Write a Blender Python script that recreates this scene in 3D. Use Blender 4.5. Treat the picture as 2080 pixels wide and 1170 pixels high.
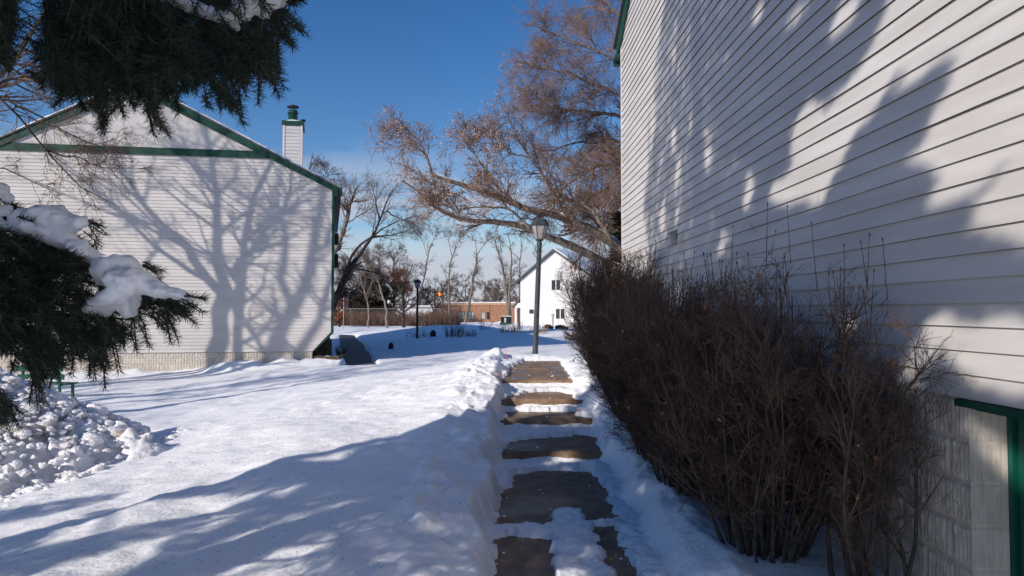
import bpy, math, numpy as np
from math import radians as R, sin, cos, pi
from mathutils import Vector
for o in list(bpy.data.objects): bpy.data.objects.remove(o)
S = bpy.context.scene
COL = S.collection
# ------------------------------------------------------------ camera, sky, sun
F = 1387.0; PITCH = R(1.94)
cam = bpy.data.cameras.new('camera'); camo = bpy.data.objects.new('camera', cam); COL.objects.link(camo)
cam.sensor_width = 36; cam.lens = F/2080*36; cam.clip_end = 2000; cam.clip_start = .05
camo.location = (0, 0, 0); camo.rotation_euler = (R(90)+PITCH, 0, 0)
S.camera = camo
LD = np.array([1.0, .9, -.66]); LN = LD/np.linalg.norm(LD)      # direction the sunlight travels
SUN_EL = math.asin(-LN[2]); SUN_AZ = math.atan2(-LN[0], -LN[1])  # azimuth from +Y towards +X
W = bpy.data.worlds.new('World'); S.world = W; W.use_nodes = True
wn = W.node_tree.nodes; wl = W.node_tree.links; wn.clear()
sky = wn.new('ShaderNodeTexSky'); sky.sky_type = 'NISHITA'; sky.sun_disc = False
sky.sun_elevation = SUN_EL; sky.sun_rotation = SUN_AZ; sky.altitude = 300; sky.air_density = 1.0; sky.dust_density = .25; sky.ozone_density = 1.6
bg = wn.new('ShaderNodeBackground'); bg.inputs[1].default_value = .09
wo = wn.new('ShaderNodeOutputWorld')
tc = wn.new('ShaderNodeTexCoord'); sep = wn.new('ShaderNodeSeparateXYZ'); wl.new(tc.outputs['Generated'], sep.inputs[0])
mp = wn.new('ShaderNodeMapping'); mp.inputs['Scale'].default_value = (2.2, 2.2, 9); mp.inputs['Location'].default_value = (.35, 0, .1)
wl.new(tc.outputs['Generated'], mp.inputs[0])
nz = wn.new('ShaderNodeTexNoise'); nz.inputs['Scale'].default_value = 2.2; nz.inputs['Detail'].default_value = 7; nz.inputs['Roughness'].default_value = .55
wl.new(mp.outputs[0], nz.inputs['Vector'])
def wmath(op, a, b=None, clamp=False):
    n = wn.new('ShaderNodeMath'); n.operation = op; n.use_clamp = clamp
    for i, v in enumerate((a, b)):
        if v is None: continue
        if isinstance(v, (int, float)): n.inputs[i].default_value = v
        else: wl.new(v, n.inputs[i])
    return n.outputs[0]
def wmap(v, a, b, c, d):
    n = wn.new('ShaderNodeMapRange'); n.interpolation_type = 'SMOOTHSTEP'
    wl.new(v, n.inputs[0])
    for i, x in enumerate((a, b, c, d)): n.inputs[i+1].default_value = x
    return n.outputs[0]
bank = wmap(wmath('ADD', sep.outputs[2], wmath('MULTIPLY', wmath('SUBTRACT', nz.outputs[0], .5), .10)), .075, .118, .93, 0)   # low bank of cloud
puff = wmath('MULTIPLY', wmap(nz.outputs[0], .47, .64, 0, .7), wmap(sep.outputs[2], .16, .25, 1, 0))
cf = wmath('MAXIMUM', bank, puff, True)
mx = wn.new('ShaderNodeMix'); mx.data_type = 'RGBA'
hs = wn.new('ShaderNodeHueSaturation'); hs.inputs['Saturation'].default_value = 1.38; hs.inputs['Hue'].default_value = .511; hs.inputs['Value'].default_value = 1.34; wl.new(sky.outputs[0], hs.inputs['Color'])
wl.new(cf, mx.inputs[0]); wl.new(hs.outputs[0], mx.inputs[6]); mx.inputs[7].default_value = (6.0, 6.4, 7.5, 1)
wl.new(mx.outputs[2], bg.inputs[0]); wl.new(bg.outputs[0], wo.inputs[0])
sl = bpy.data.lights.new('sun', 'SUN'); so = bpy.data.objects.new('sun', sl); COL.objects.link(so)
sl.energy = 4.4; sl.angle = R(.53); sl.color = (1, .915, .83)
so.rotation_euler = Vector(LN).to_track_quat('-Z', 'Y').to_euler(); so.location = (-30, -27, 20)
S.view_settings.view_transform = 'Standard'; S.view_settings.look = 'None'; S.view_settings.exposure = .0; S.view_settings.gamma = 1
S.render.engine = 'CYCLES'

# ------------------------------------------------------------ numeric helpers
rng = np.random.default_rng(7)
CP, SP = cos(PITCH), sin(PITCH)
def at(u, v, y):                        # photo pixel + distance -> point
    a = (u-1040)/F; b = (585-v)/F
    d = np.array([a, CP-b*SP, SP+b*CP]); return d*(y/d[1])
def ats(L, y): return np.array([at(u, v, (y if np.isscalar(y) else y[i])) for i, (u, v) in enumerate(L)])
def proj(p):
    p = np.atleast_2d(p); x, y, z = p[:, 0], p[:, 1], p[:, 2]
    dep = y*CP+z*SP; up = -y*SP+z*CP
    ok = dep > .05; dd = np.where(ok, dep, 1)
    return np.where(ok, 1040+F*x/dd, -9e9), np.where(ok, 585-F*up/dd, -9e9)
def inpoly(u, v, poly):
    poly = np.array(poly, float); n = len(poly); c = np.zeros(np.shape(u), bool); j = n-1
    for i in range(n):
        xi, yi = poly[i]; xj, yj = poly[j]
        k = ((yi > v) != (yj > v)); den = (yj-yi) if yj != yi else 1e-9
        c ^= k & (u < (xj-xi)*(v-yi)/den+xi); j = i
    return c
_perm = np.random.default_rng(3).random((256, 256))
def vnoise(x, y, s=0):
    x = np.asarray(x, float)+s*17.3; y = np.asarray(y, float)+s*31.7
    xi = np.floor(x).astype(int); yi = np.floor(y).astype(int); fx = x-xi; fy = y-yi
    fx = fx*fx*(3-2*fx); fy = fy*fy*(3-2*fy)
    g = lambda a, b: _perm[a & 255, b & 255]
    return (g(xi, yi)*(1-fx)+g(xi+1, yi)*fx)*(1-fy)+(g(xi, yi+1)*(1-fx)+g(xi+1, yi+1)*fx)*fy - .5
def fbm(x, y, octv=4, s=0, gain=.5):
    a = 1; t = 0
    for i in range(octv):
        t = t+a*vnoise(x*2**i, y*2**i, s+i); a *= gain
    return t
def sstep(a, b, x):
    t = np.clip((x-a)/(b-a), 0, 1); return t*t*(3-2*t)

# ------------------------------------------------------------ mesh helpers
class MB:
    def __init__(s): s.v = []; s.f = []; s.n = 0
    def add(s, v, f, mi=0):
        v = np.asarray(v, float).reshape(-1, 3); f = np.asarray(f, int)
        if len(f) == 0: return s
        s.v.append(v); s.f.append((f+s.n, mi)); s.n += len(v); return s
    def box(s, x0, x1, y0, y1, z0, z1, mi=0):
        v = [(x, y, z) for z in (z0, z1) for y in (y0, y1) for x in (x0, x1)]
        return s.add(v, [(0, 2, 3, 1), (4, 5, 7, 6), (0, 1, 5, 4), (2, 6, 7, 3), (0, 4, 6, 2), (1, 3, 7, 5)], mi)
    def prism(s, poly, w, axis='y', lo=0, hi=1, mi=0):      # poly in the plane across the axis
        n = len(poly)
        def P(a, b, t): return {'y': (a, t, b), 'x': (t, a, b), 'z': (a, b, t)}[axis]
        v = [P(a, b, lo) for a, b in poly]+[P(a, b, hi) for a, b in poly]
        s.add(v, [(i, (i+1) % n, (i+1) % n+n, i+n) for i in range(n)], mi)
        for base, o in ((0, 1), (n, 0)):
            for i in range(1, n-1):
                s.add([v[base], v[base+i], v[base+i+1]], [(0, 1, 2)], mi)
        return s
    def beam(s, p0, p1, w, h, up=(0, 0, 1), mi=0):          # bar of cross-section w x h
        p0 = np.array(p0, float); p1 = np.array(p1, float); d = p1-p0; d /= np.linalg.norm(d)
        a = np.cross(d, up); a /= np.linalg.norm(a); b = np.cross(a, d)
        v = [p+a*i*w/2+b*j*h/2 for p in (p0, p1) for i, j in ((-1, -1), (1, -1), (1, 1), (-1, 1))]
        return s.add(v, [(0, 1, 5, 4), (1, 2, 6, 5), (2, 3, 7, 6), (3, 0, 4, 7), (3, 2, 1, 0), (4, 5, 6, 7)], mi)
    def lathe(s, prof, c=(0, 0, 0), n=20, mi=0):            # prof: (r, z)
        a = np.arange(n)*2*pi/n
        v = [(c[0]+r*cos(t), c[1]+r*sin(t), c[2]+z) for r, z in prof for t in a]
        f = [(i*n+j, i*n+(j+1) % n, (i+1)*n+(j+1) % n, (i+1)*n+j) for i in range(len(prof)-1) for j in range(n)]
        return s.add(v, f, mi)
    def tubes(s, P, Rr, sides=3, mi=0):                     # many polylines at once: P (N,n,3), Rr (N,n)
        if len(P) == 0: return s
        P = np.asarray(P, float); N, n, _ = P.shape
        d = P[:, -1]-P[:, 0]; d /= np.linalg.norm(d, axis=1)[:, None]+1e-9
        h = np.where(np.abs(d[:, 2:3]) > .9, np.array([[1., 0, 0]]), np.array([[0, 0, 1.]]))
        a = np.cross(d, h); a /= np.linalg.norm(a, axis=1)[:, None]+1e-9; b = np.cross(d, a)
        th = np.arange(sides)*2*pi/sides
        off = np.cos(th)[None, :, None]*a[:, None]+np.sin(th)[None, :, None]*b[:, None]
        V = P[:, :, None, :]+Rr[:, :, None, None]*off[:, None]
        idx = np.arange(N*n*sides).reshape(N, n, sides); nx = np.roll(idx, -1, axis=2)
        f = np.stack([idx[:, :-1], nx[:, :-1], nx[:, 1:], idx[:, 1:]], -1).reshape(-1, 4)
        return s.add(V.reshape(-1, 3), f, mi)
    def limb(s, pts, rad, sides=8, squash=1.0, mi=0, cap=True):
        pts = np.asarray(pts, float); n = len(pts); T = np.gradient(pts, axis=0); T /= np.linalg.norm(T, axis=1)[:, None]+1e-9
        V = []; h = np.array([0, 0, 1.]) if abs(T[0, 2]) < .9 else np.array([0, 1., 0])
        a = np.cross(T[0], h); a /= np.linalg.norm(a)
        for i in range(n):
            a = a-T[i]*a.dot(T[i]); a /= np.linalg.norm(a)+1e-9; b = np.cross(T[i], a)
            for k in range(sides):
                t = 2*pi*k/sides; q = rad[i]*(cos(t)*a+sin(t)*b); q[2] *= squash; V.append(pts[i]+q)
        f = [(i*sides+k, i*sides+(k+1) % sides, (i+1)*sides+(k+1) % sides, (i+1)*sides+k) for i in range(n-1) for k in range(sides)]
        s.add(V, f, mi)
        if cap:
            for e in (0, n-1):
                ring = V[e*sides:(e+1)*sides]; c = pts[e]
                s.add([c]+ring, [(0, k+1, (k+1) % sides+1) for k in range(sides)], mi)
        return s
    def build(s, name, mats, parent=None, smooth=False):
        me = bpy.data.meshes.new(name)
        if not isinstance(mats, (list, tuple)): mats = [mats]
        for m in mats: me.materials.append(m)
        V = np.concatenate(s.v); me.vertices.add(len(V)); me.vertices.foreach_set('co', V.ravel().astype(np.float32))
        lp = np.concatenate([f.ravel() for f, m in s.f]); tot = np.concatenate([np.full(len(f), f.shape[1]) for f, m in s.f])
        mi = np.concatenate([np.full(len(f), m) for f, m in s.f])
        me.loops.add(len(lp)); me.loops.foreach_set('vertex_index', lp.astype(np.int32))
        me.polygons.add(len(tot)); me.polygons.foreach_set('loop_start', np.concatenate([[0], np.cumsum(tot)[:-1]]).astype(np.int32))
        me.polygons.foreach_set('material_index', mi.astype(np.int32))
        me.polygons.foreach_set('use_smooth', np.full(len(tot), smooth))
        me.update(calc_edges=True); me.validate()
        o = bpy.data.objects.new(name, me); COL.objects.link(o)
        if parent: o.parent = parent
        return o
def tag(o, label=None, cat=None, group=None, kind=None):
    if label: o['label'] = label
    if cat: o['category'] = cat
    if group: o['group'] = group
    if kind: o['kind'] = kind
    return o
def thing(name, loc, label, cat, group=None, rz=0):
    o = bpy.data.objects.new(name, None); COL.objects.link(o); o.location = loc; o.rotation_euler = (0, 0, rz); o.empty_display_size = .2
    return tag(o, label, cat, group)
def part(m, name, mats, root, smooth=False):               # mesh given in world coordinates under an unrotated root
    m.v = [v-np.array(root.location) for v in m.v]
    return m.build(name, mats, root, smooth)

# ------------------------------------------------------------ materials
def mat(name, c1, c2=None, scale=8, rough=.8, bump=0, bscale=None, detail=6, spec=.3, stretch=None, lo=.35, hi=.65, bdist=.01, metal=0, sss=0, coord='Object', emis=None):
    m = bpy.data.materials.new(name); m.use_nodes = True; n = m.node_tree.nodes; l = m.node_tree.links; b = n['Principled BSDF']
    b.inputs['Roughness'].default_value = rough; b.inputs['Specular IOR Level'].default_value = spec; b.inputs['Metallic'].default_value = metal
    b.inputs['Base Color'].default_value = (*c1, 1)
    t = n.new('ShaderNodeTexCoord'); g = n.new('ShaderNodeMapping'); l.new(t.outputs[coord], g.inputs[0])
    if stretch: g.inputs['Scale'].default_value = stretch
    if c2 is not None:
        z = n.new('ShaderNodeTexNoise'); z.inputs['Scale'].default_value = scale; z.inputs['Detail'].default_value = detail; l.new(g.outputs[0], z.inputs['Vector'])
        r = n.new('ShaderNodeValToRGB'); r.color_ramp.elements[0].position = lo; r.color_ramp.elements[1].position = hi
        r.color_ramp.elements[0].color = (*c1, 1); r.color_ramp.elements[1].color = (*c2, 1)
        l.new(z.outputs[0], r.inputs[0]); l.new(r.outputs[0], b.inputs['Base Color'])
    if bump:
        z = n.new('ShaderNodeTexNoise'); z.inputs['Scale'].default_value = bscale or scale*4; z.inputs['Detail'].default_value = 5; l.new(g.outputs[0], z.inputs['Vector'])
        k = n.new('ShaderNodeBump'); k.inputs['Strength'].default_value = bump; k.inputs['Distance'].default_value = bdist
        l.new(z.outputs[0], k.inputs['Height']); l.new(k.outputs[0], b.inputs['Normal'])
    if sss:
        b.inputs['Subsurface Weight'].default_value = sss; b.inputs['Subsurface Radius'].default_value = (.02, .025, .03)
    if emis:
        b.inputs['Emission Color'].default_value = (*emis[0], 1); b.inputs['Emission Strength'].default_value = emis[1]
    return m
M = {}
M['snow'] = mat('snow', (.83, .84, .86), (.90, .90, .91), scale=1.2, rough=.65, bump=.55, bscale=26, bdist=.018, spec=.25)
M['snow_soft'] = mat('snow_soft', (.86, .87, .89), (.90, .90, .92), scale=4, rough=.6, bump=.25, bscale=60, bdist=.004, spec=.25)
M['snow_dirty'] = mat('snow_dirty', (.82, .82, .84), (.56, .48, .39), scale=3.2, rough=.7, bump=.6, bscale=34, bdist=.02, lo=.50, hi=.78, detail=8)
M['siding'] = mat('painted_siding', (.50, .475, .45), (.60, .577, .557), scale=2.5, rough=.55, bump=.12, bscale=30, bdist=.003, stretch=(.35, .35, 3), spec=.35)
M['siding_far'] = mat('painted_siding_weathered', (.54, .51, .485), (.63, .60, .57), scale=1.3, rough=.6, bump=.1, stretch=(.5, .5, 3))
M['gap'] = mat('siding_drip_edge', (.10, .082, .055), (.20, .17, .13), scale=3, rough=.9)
M['green'] = mat('green_trim', (.006, .043, .029), (.012, .062, .042), scale=6, rough=.5, bump=.1)
M['green_dark'] = mat('green_door_paint', (.002, .060, .042), (.004, .080, .056), scale=5, rough=.42)
M['block'] = mat('split_block', (.40, .355, .30), (.55, .50, .43), scale=9, rough=.9, bump=.5, bscale=60, bdist=.006)
M['block_smooth'] = mat('painted_block', (.48, .43, .37), (.58, .53, .46), scale=7, rough=.85, bump=.35, bscale=110, bdist=.002)
M['mortar'] = mat('mortar', (.16, .14, .11), (.25, .22, .18), scale=12, rough=.95)
M['concrete'] = mat('concrete', (.20, .132, .084), (.37, .25, .16), scale=7, rough=.85, bump=.5, bscale=90, bdist=.004, detail=10, lo=.3, hi=.7)
n_ = M['concrete'].node_tree.nodes; l_ = M['concrete'].node_tree.links; b_ = n_['Principled BSDF']; src = b_.inputs['Base Color'].links[0].from_socket
z_ = n_.new('ShaderNodeTexNoise'); z_.inputs['Scale'].default_value = 1.7; z_.inputs['Detail'].default_value = 9; z_.inputs['Roughness'].default_value = .65
t_ = n_.new('ShaderNodeTexCoord'); l_.new(t_.outputs['Object'], z_.inputs['Vector'])
r_ = n_.new('ShaderNodeValToRGB'); r_.color_ramp.elements[0].position = .42; r_.color_ramp.elements[1].position = .58; r_.color_ramp.elements[0].color = (.56, .50, .45, 1); r_.color_ramp.elements[1].color = (1, 1, 1, 1)
l_.new(z_.outputs[0], r_.inputs[0]); x_ = n_.new('ShaderNodeMix'); x_.data_type = 'RGBA'; x_.blend_type = 'MULTIPLY'; x_.inputs[0].default_value = 1; l_.new(src, x_.inputs[6]); l_.new(r_.outputs[0], x_.inputs[7]); l_.new(x_.outputs[2], b_.inputs['Base Color'])
r2_ = n_.new('ShaderNodeMapRange'); l_.new(z_.outputs[0], r2_.inputs[0]); r2_.inputs[1].default_value = .42; r2_.inputs[2].default_value = .58; r2_.inputs[3].default_value = .35; r2_.inputs[4].default_value = .9; l_.new(r2_.outputs[0], b_.inputs['Roughness'])
M['asphalt_wet'] = mat('dark_walk', (.035, .033, .032), (.07, .064, .058), scale=4, rough=.6, bump=.3)
M['roof'] = mat('shingles', (.06, .06, .06), (.12, .115, .11), scale=20, rough=.9)
M['bark'] = mat('bark', (.16, .12, .09), (.34, .27, .21), scale=14, rough=.95, bump=.9, bscale=30, bdist=.03, stretch=(1, 1, .3))
M['bark_grey'] = mat('bark_grey', (.13, .105, .085), (.27, .23, .19), scale=10, rough=.95, bump=.8, bscale=24, bdist=.03, stretch=(1, 1, .3))
M['bark_dark'] = mat('bark_dark', (.030, .024, .020), (.075, .06, .05), scale=10, rough=.95, bump=.6)
M['twig'] = mat('twig', (.10, .062, .045), (.20, .13, .095), scale=3, rough=.9)
M['twig_elm'] = mat('twig_elm', (.17, .105, .078), (.30, .195, .148), scale=2, rough=.9)
M['twig_grey'] = mat('twig_grey', (.12, .095, .08), (.22, .18, .155), scale=2, rough=.9)
M['twig_dark'] = mat('twig_dark', (.045, .035, .03), (.10, .08, .07), scale=2, rough=.9)
M['twig_hedge'] = mat('twig_hedge', (.050, .031, .023), (.165, .100, .072), scale=6, rough=.85)
M['stem_hedge'] = mat('stem_hedge', (.045, .035, .029), (.10, .08, .065), scale=20, rough=.9)
M['seed'] = mat('seed_clusters', (.42, .27, .18), (.62, .44, .32), scale=3, rough=.85)
M['leaf'] = mat('dry_leaf', (.26, .085, .03), (.42, .18, .08), scale=9, rough=.8)
M['leaf_oak'] = mat('oak_leaf', (.20, .055, .022), (.34, .12, .06), scale=2, rough=.8)
M['needle'] = mat('spruce_needle', (.008, .018, .010), (.022, .036, .019), scale=9, rough=.6, spec=.25)
M['needle_far'] = mat('conifer_far', (.030, .028, .016), (.065, .055, .032), scale=2, rough=.8)
M['metal_dark'] = mat('lamp_metal', (.030, .040, .042), (.055, .068, .07), scale=12, rough=.45, spec=.5)
M['metal_black'] = mat('black_metal', (.012, .012, .013), (.025, .025, .025), scale=12, rough=.5)
M['glass_lamp'] = mat('lamp_pane', (.26, .245, .23), (.36, .34, .32), scale=10, rough=.25, spec=.5)
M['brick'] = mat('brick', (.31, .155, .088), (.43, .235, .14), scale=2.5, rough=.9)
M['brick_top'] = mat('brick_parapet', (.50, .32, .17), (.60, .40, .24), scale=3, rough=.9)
M['white'] = mat('white_paint', (.60, .585, .575), (.66, .645, .635), scale=.6, rough=.6)
M['window'] = mat('window_glass', (.012, .014, .018), (.03, .033, .04), scale=.8, rough=.12, spec=.6)
M['window_pale'] = mat('window_blind', (.36, .42, .38), (.48, .53, .48), scale=1.5, rough=.3)
M['wood'] = mat('timber', (.06, .04, .03), (.12, .08, .058), scale=9, rough=.85, bump=.3)
M['bench'] = mat('bench_paint', (.006, .06, .04), (.014, .10, .065), scale=9, rough=.5)
M['red'] = mat('marker_red', (.75, .05, .06), (.85, .10, .10), scale=20, rough=.5)
M['orange'] = mat('signal_lens', (.9, .25, .03), rough=.4, emis=((1, .22, .03), 3))
M['dried'] = mat('dried_weed', (.20, .13, .08), (.36, .25, .16), scale=6, rough=.9)
M['debris'] = mat('debris', (.05, .035, .025), (.12, .08, .05), scale=20, rough=.9)
M['metal_grey'] = mat('grey_metal', (.28, .29, .30), (.38, .38, .39), scale=8, rough=.5, metal=.3)
M['flag_blue'] = mat('flag_blue', (.02, .025, .07), (.035, .04, .09), scale=6, rough=.8)
M['flag_red'] = mat('flag_red', (.22, .03, .03), (.30, .05, .05), scale=6, rough=.8)

# ------------------------------------------------------------ terrain
PL, PR = -.14, .97                       # path edges
CPT = np.array([(0, 0, -1.52), (-.5, 3, -1.43), (-.5, 5, -1.38), (-.5, 7, -1.28), (-.5, 8.6, -1.12), (-.5, 10, -.97), (-.4, 12, -.92), (-.3, 13.6, -.90), (1.2, 13.6, -.92),
 (1.3, 4, -1.50), (1.3, 5.5, -1.47), (1.3, 7, -1.33), (1.3, 8.5, -1.13), (1.3, 10, -.96), (1.3, 12, -.90), (2.2, 3, -1.62), (2.2, 5, -1.5), (2.2, 8, -1.15), (2.2, 11, -.95), (4, 15, -.92), (10, 14, -.9),
 (-1.4, 12, -1.08), (-2.9, 12, -1.33), (-1.6, 9, -1.24), (-2.6, 8, -1.40), (-4, 10, -1.60), (-2, 4, -1.49), (-3.1, 4.1, -1.60), (-4.3, 6, -1.74), (-6, 8, -1.90), (-8, 10, -2.05), (-5.5, 11, -1.86), (-4.6, 13, -1.72),
 (-10, 14, -2.12), (-12, 18, -2.15), (-12.5, 21, -2.12), (-9, 21.5, -1.97), (-6, 22, -1.74), (-4, 18, -1.60), (-2, 16, -1.33), (0, 16, -1.13), (2, 17, -1.05), (0, 21, -1.28), (4, 23, -1.18), (-2, 22, -1.50),
 (-4.9, 22.5, -1.76), (-7, 30, -1.76), (-10.5, 44, -1.72), (0, 30, -1.52), (-5, 36, -1.46), (3, 30, -1.48), (8, 28, -1.3), (-2, 37, -1.35), (3, 37, -1.12), (7, 36, -1.15), (0, 44, -1.0), (-6, 45, -1.05), (6, 44, -1.08), (12, 42, -1.25), (-12, 52, -1.5), (0, 58, -1.5), (8, 62, -1.62),
 (0, 75, -1.68), (12, 76, -1.66), (-25, 70, -1.65), (0, 110, -1.9), (-60, 100, -1.9), (60, 100, -1.9), (0, 220, -2.2), (-150, 220, -2.2), (150, 220, -2.2), (0, -8, -1.6), (-6, -3, -1.75), (-10, 1, -1.95), (-15, 8, -2.1), (-18, 16, -2.25), (-30, 35, -2.1), (25, 20, -1), (20, -15, -1.7), (-25, -15, -2)], float)
def _tps(d2): return np.where(d2 > 1e-12, d2*np.log(d2+1e-12), 0)
_sc = 10.0
def _solve():
    X = CPT[:, :2]/_sc; n = len(X); K = _tps(((X[:, None]-X[None])**2).sum(-1))+np.eye(n)*.002
    Pm = np.c_[np.ones(n), X]; A = np.zeros((n+3, n+3)); A[:n, :n] = K; A[:n, n:] = Pm; A[n:, :n] = Pm.T
    return np.linalg.solve(A, np.r_[CPT[:, 2], 0, 0, 0])
_w = _solve()
def base_z(x, y):
    x = np.asarray(x, float); y = np.asarray(y, float); sh = np.broadcast(x, y).shape
    q = np.c_[np.broadcast_to(np.clip(x, -150, 150), sh).ravel(), np.broadcast_to(np.clip(y, -20, 220), sh).ravel()]/_sc
    out = np.empty(len(q)); X = CPT[:, :2]/_sc
    for i in range(0, len(q), 20000):
        b = q[i:i+20000]; out[i:i+20000] = _tps(((b[:, None]-X[None])**2).sum(-1))@_w[:-3]+_w[-3]+b@_w[-2:]
    return out.reshape(sh)
# the path: (y where a slab starts, its top z)
STEPS = [(2.0, -1.60), (7.12, -1.45), (8.28, -1.30), (8.98, -1.15), (9.98, -1.00)]; PEND = 13.75
def slab_z(y):
    z = np.full(np.shape(y), -1.60)
    for ys, zz in STEPS: z = np.where(y >= ys, zz, z)
    return z
def on_slab(u, v, z):
    a = at(u, v, 1.0); k = z/a[2]; return a*k
# bare patches on the walk, px polygons with slab height
BARE = [([(1003, 1092), (1065, 1090), (1122, 1094), (1128, 1118), (1124, 1140), (1131, 1168), (1128, 1200), (995, 1200)], -1.6),
 ([(1210, 1074), (1250, 1070), (1262, 1100), (1282, 1130), (1305, 1180), (1310, 1210), (1225, 1210), (1236, 1165), (1214, 1120)], -1.6),
 ([(1005, 1072), (1006, 1040), (1014, 1005), (1040, 990), (1050, 965), (1090, 957), (1150, 955), (1205, 962), (1222, 985), (1240, 1015), (1254, 1060), (1215, 1066), (1190, 1062), (1188, 1048), (1150, 1042), (1112, 1044), (1118, 1062), (1105, 1072), (1050, 1073)], -1.6),
 ([(1022, 918), (1032, 903), (1060, 893), (1110, 889), (1180, 884), (1218, 888), (1212, 902), (1232, 918)], -1.45),
 ([(1025, 852), (1028, 838), (1040, 826), (1080, 818), (1130, 816), (1155, 822), (1170, 838), (1180, 846), (1212, 848), (1210, 853)], -1.30),
 ([(1022, 820), (1024, 810), (1052, 806), (1100, 806), (1140, 800), (1163, 802), (1168, 813), (1120, 817), (1070, 820)], -1.15),
 ([(1016, 772), (1030, 762), (1026, 750), (1040, 746), (1052, 738), (1062, 733), (1150, 731), (1152, 741), (1146, 746), (1156, 756), (1160, 766), (1162, 772)], -1.0)]
BW = [np.array([on_slab(u, v, z)[:2] for u, v in pl]) for pl, z in BARE]
def path_snow(x, y):                     # snow surface inside the walk corridor
    xx = x+.045*fbm(x*9, y*9, 4, 5)*2; yy = y+.06*fbm(x*8, y*8, 4, 9)*2
    bare = np.zeros(x.shape)
    offs = [(0, 0), (.03, 0), (-.03, 0), (0, .05), (0, -.05)]
    lo_ = np.full(y.shape, -9.); hi_ = np.full(y.shape, 99.)
    for ys, zz in STEPS: lo_ = np.where(y >= ys, ys+.02, lo_); hi_ = np.where((y < ys) & (hi_ > 98), ys, hi_)
    for P in BW:
        for dx, dy in offs: bare += inpoly(xx+dx, np.maximum(yy+dy, lo_), P)*.2
    bare = np.clip(bare, 0, 1)*(y < hi_-.09-.05*fbm(x*7, y*0, 3, 6))
    sz = slab_z(y)
    # snow drifted against each riser: smooth height
    sm = sum(slab_z(y+d) for d in (-.16, -.08, 0, .08, .16, .24))/6
    near_r = slab_z(y+.30) > sz+.01
    th = .028+.045*(fbm(x*5, y*5, 4, 2)+.35)+.018*fbm(x*22, y*22, 3, 4); th = np.where(near_r, th*.6, th)
    snow = np.maximum(sz, np.minimum(sm, sz+.03))+np.maximum(th, .012)
    # lumps in front of the first two risers
    for cx, cy, r, h in ((.80, 6.85, .20, .15), (.25, 6.78, .28, .07), (.02, 6.8, .2, .08), (.62, 6.9, .15, .10), (.3, 8.05, .4, .02), (.6, 9.75, .45, .02), (.9, 9.75, .16, .08), (.0, 9.75, .15, .05)):
        snow = np.where(sz < slab_z(y+.45)-.01, np.maximum(snow, sz+.01+.75*h*np.exp(-((x-cx)**2+(y-cy)**2*2)/r**2)+.02*fbm(x*15, y*15, 3, 8)), snow)
    return np.where(bare > .5, sz-.03, snow*(1-bare*.6)+(sz-.01)*bare*.6)
def ground_z(x, y, detail=True):
    x, y = np.broadcast_arrays(np.asarray(x, float), np.asarray(y, float))
    z = base_z(x, y)
    if detail:
        near = np.exp(-np.maximum(y-3, 0)/26)
        hd_ = (x+6.13)*.153-(y-23.3)*.988; z = z+(.14+.35*np.maximum(fbm(x*1.1, y*1.1, 4, 35), -.2))*np.exp(-((hd_-.35)/.6)**2)*(x < -5.6)*(x > -20)
        z = z+.10*fbm(x*.45, y*.45, 3, 1)*sstep(2, 6, np.abs(y)+np.abs(x))
        z = z+near*(.075*fbm(x*1.5, y*1.3, 4, 11)+.020*fbm(x*9, y*8, 3, 14))*(1-.5*sstep(.9, 1.1, x))
        rough = sstep(-.1, .25, fbm(x*.5, y*.5, 2, 33))            # trodden and crusty areas
        z = z+1.5*near*rough*(1-.8*sstep(.9, 1.1, x))*(.024*np.abs(fbm(x*4.5, y*4.5, 3, 21))+.014*np.abs(fbm(x*14, y*12, 2, 24)))
        # shovelled lumps along the left edge of the walk
        e = np.exp(-((x+.55)/.42)**2)*sstep(3, 5, y)*(1-sstep(13.4, 14.2, y))
        z = z+e*(.07*np.abs(fbm(x*3, y*2.6, 3, 41))+.05*np.maximum(fbm(x*7, y*6, 2, 43), 0)*2+.02)
        z = z+.16*np.exp(-((x+.30)**2+(y-13.7)**2)/.05)
        e2 = np.exp(-((x-1.22)/.13)**2)*(1-sstep(12.6, 13.4, y)); z = z+e2*(.05+.06*fbm(x*6, y*4, 3, 47))
        e3 = np.exp(-((y-14.1)/.22)**2)*sstep(-.6, 0, x)*(1-sstep(3, 5, x)); z = z+e3*(.07+.05*fbm(x*3, y*3, 3, 51))
        # snow banks along the far road and against the left house
        z = z+.5*np.maximum(0, fbm(x*.28, y*.35, 3, 61))*np.exp(-((y-86)/6)**2)*2.2
    # corridor
    wob = .08*fbm(y*1.8, x*0+3, 5, 71)*2
    L = PL-.03+wob; Rr = PR+.02+.06*fbm(y*2.2, x*0+9, 3, 77)*2-.06*sstep(9, 10.5, y)
    w = sstep(L-.10, L+.02, x)*(1-sstep(Rr-.05, Rr+.13, x))*(1-sstep(PEND-.05, PEND+.22, y))*sstep(1.5, 2.2, y)
    m = w > 0
    if m.any():
        ps = z.copy(); ps[m] = path_snow(x[m], y[m]); z = z*(1-w)+ps*w
    # side walk by the left house
    w2 = 1-sstep(.45, .62, np.abs(side_walk_off(x, y))+.10*fbm(x*4, y*1.5, 3, 81))
    w2 = w2*sstep(22.0, 22.4, y)*(1-sstep(46, 49, y))
    return z-.22*w2*(y > 20)
def side_walk_off(x, y):                 # sideways distance from the centre line of the far walk
    return (x-(-4.92-.258*(y-22.4)))*.968
def gridline(segs):
    o = [segs[0][0]]
    for a, b, d0, d1 in segs:
        x = a
        while x < b-1e-6:
            t = (x-a)/(b-a); x = min(b, x+d0+(d1-d0)*t); o.append(x)
    return np.array(o)
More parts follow.
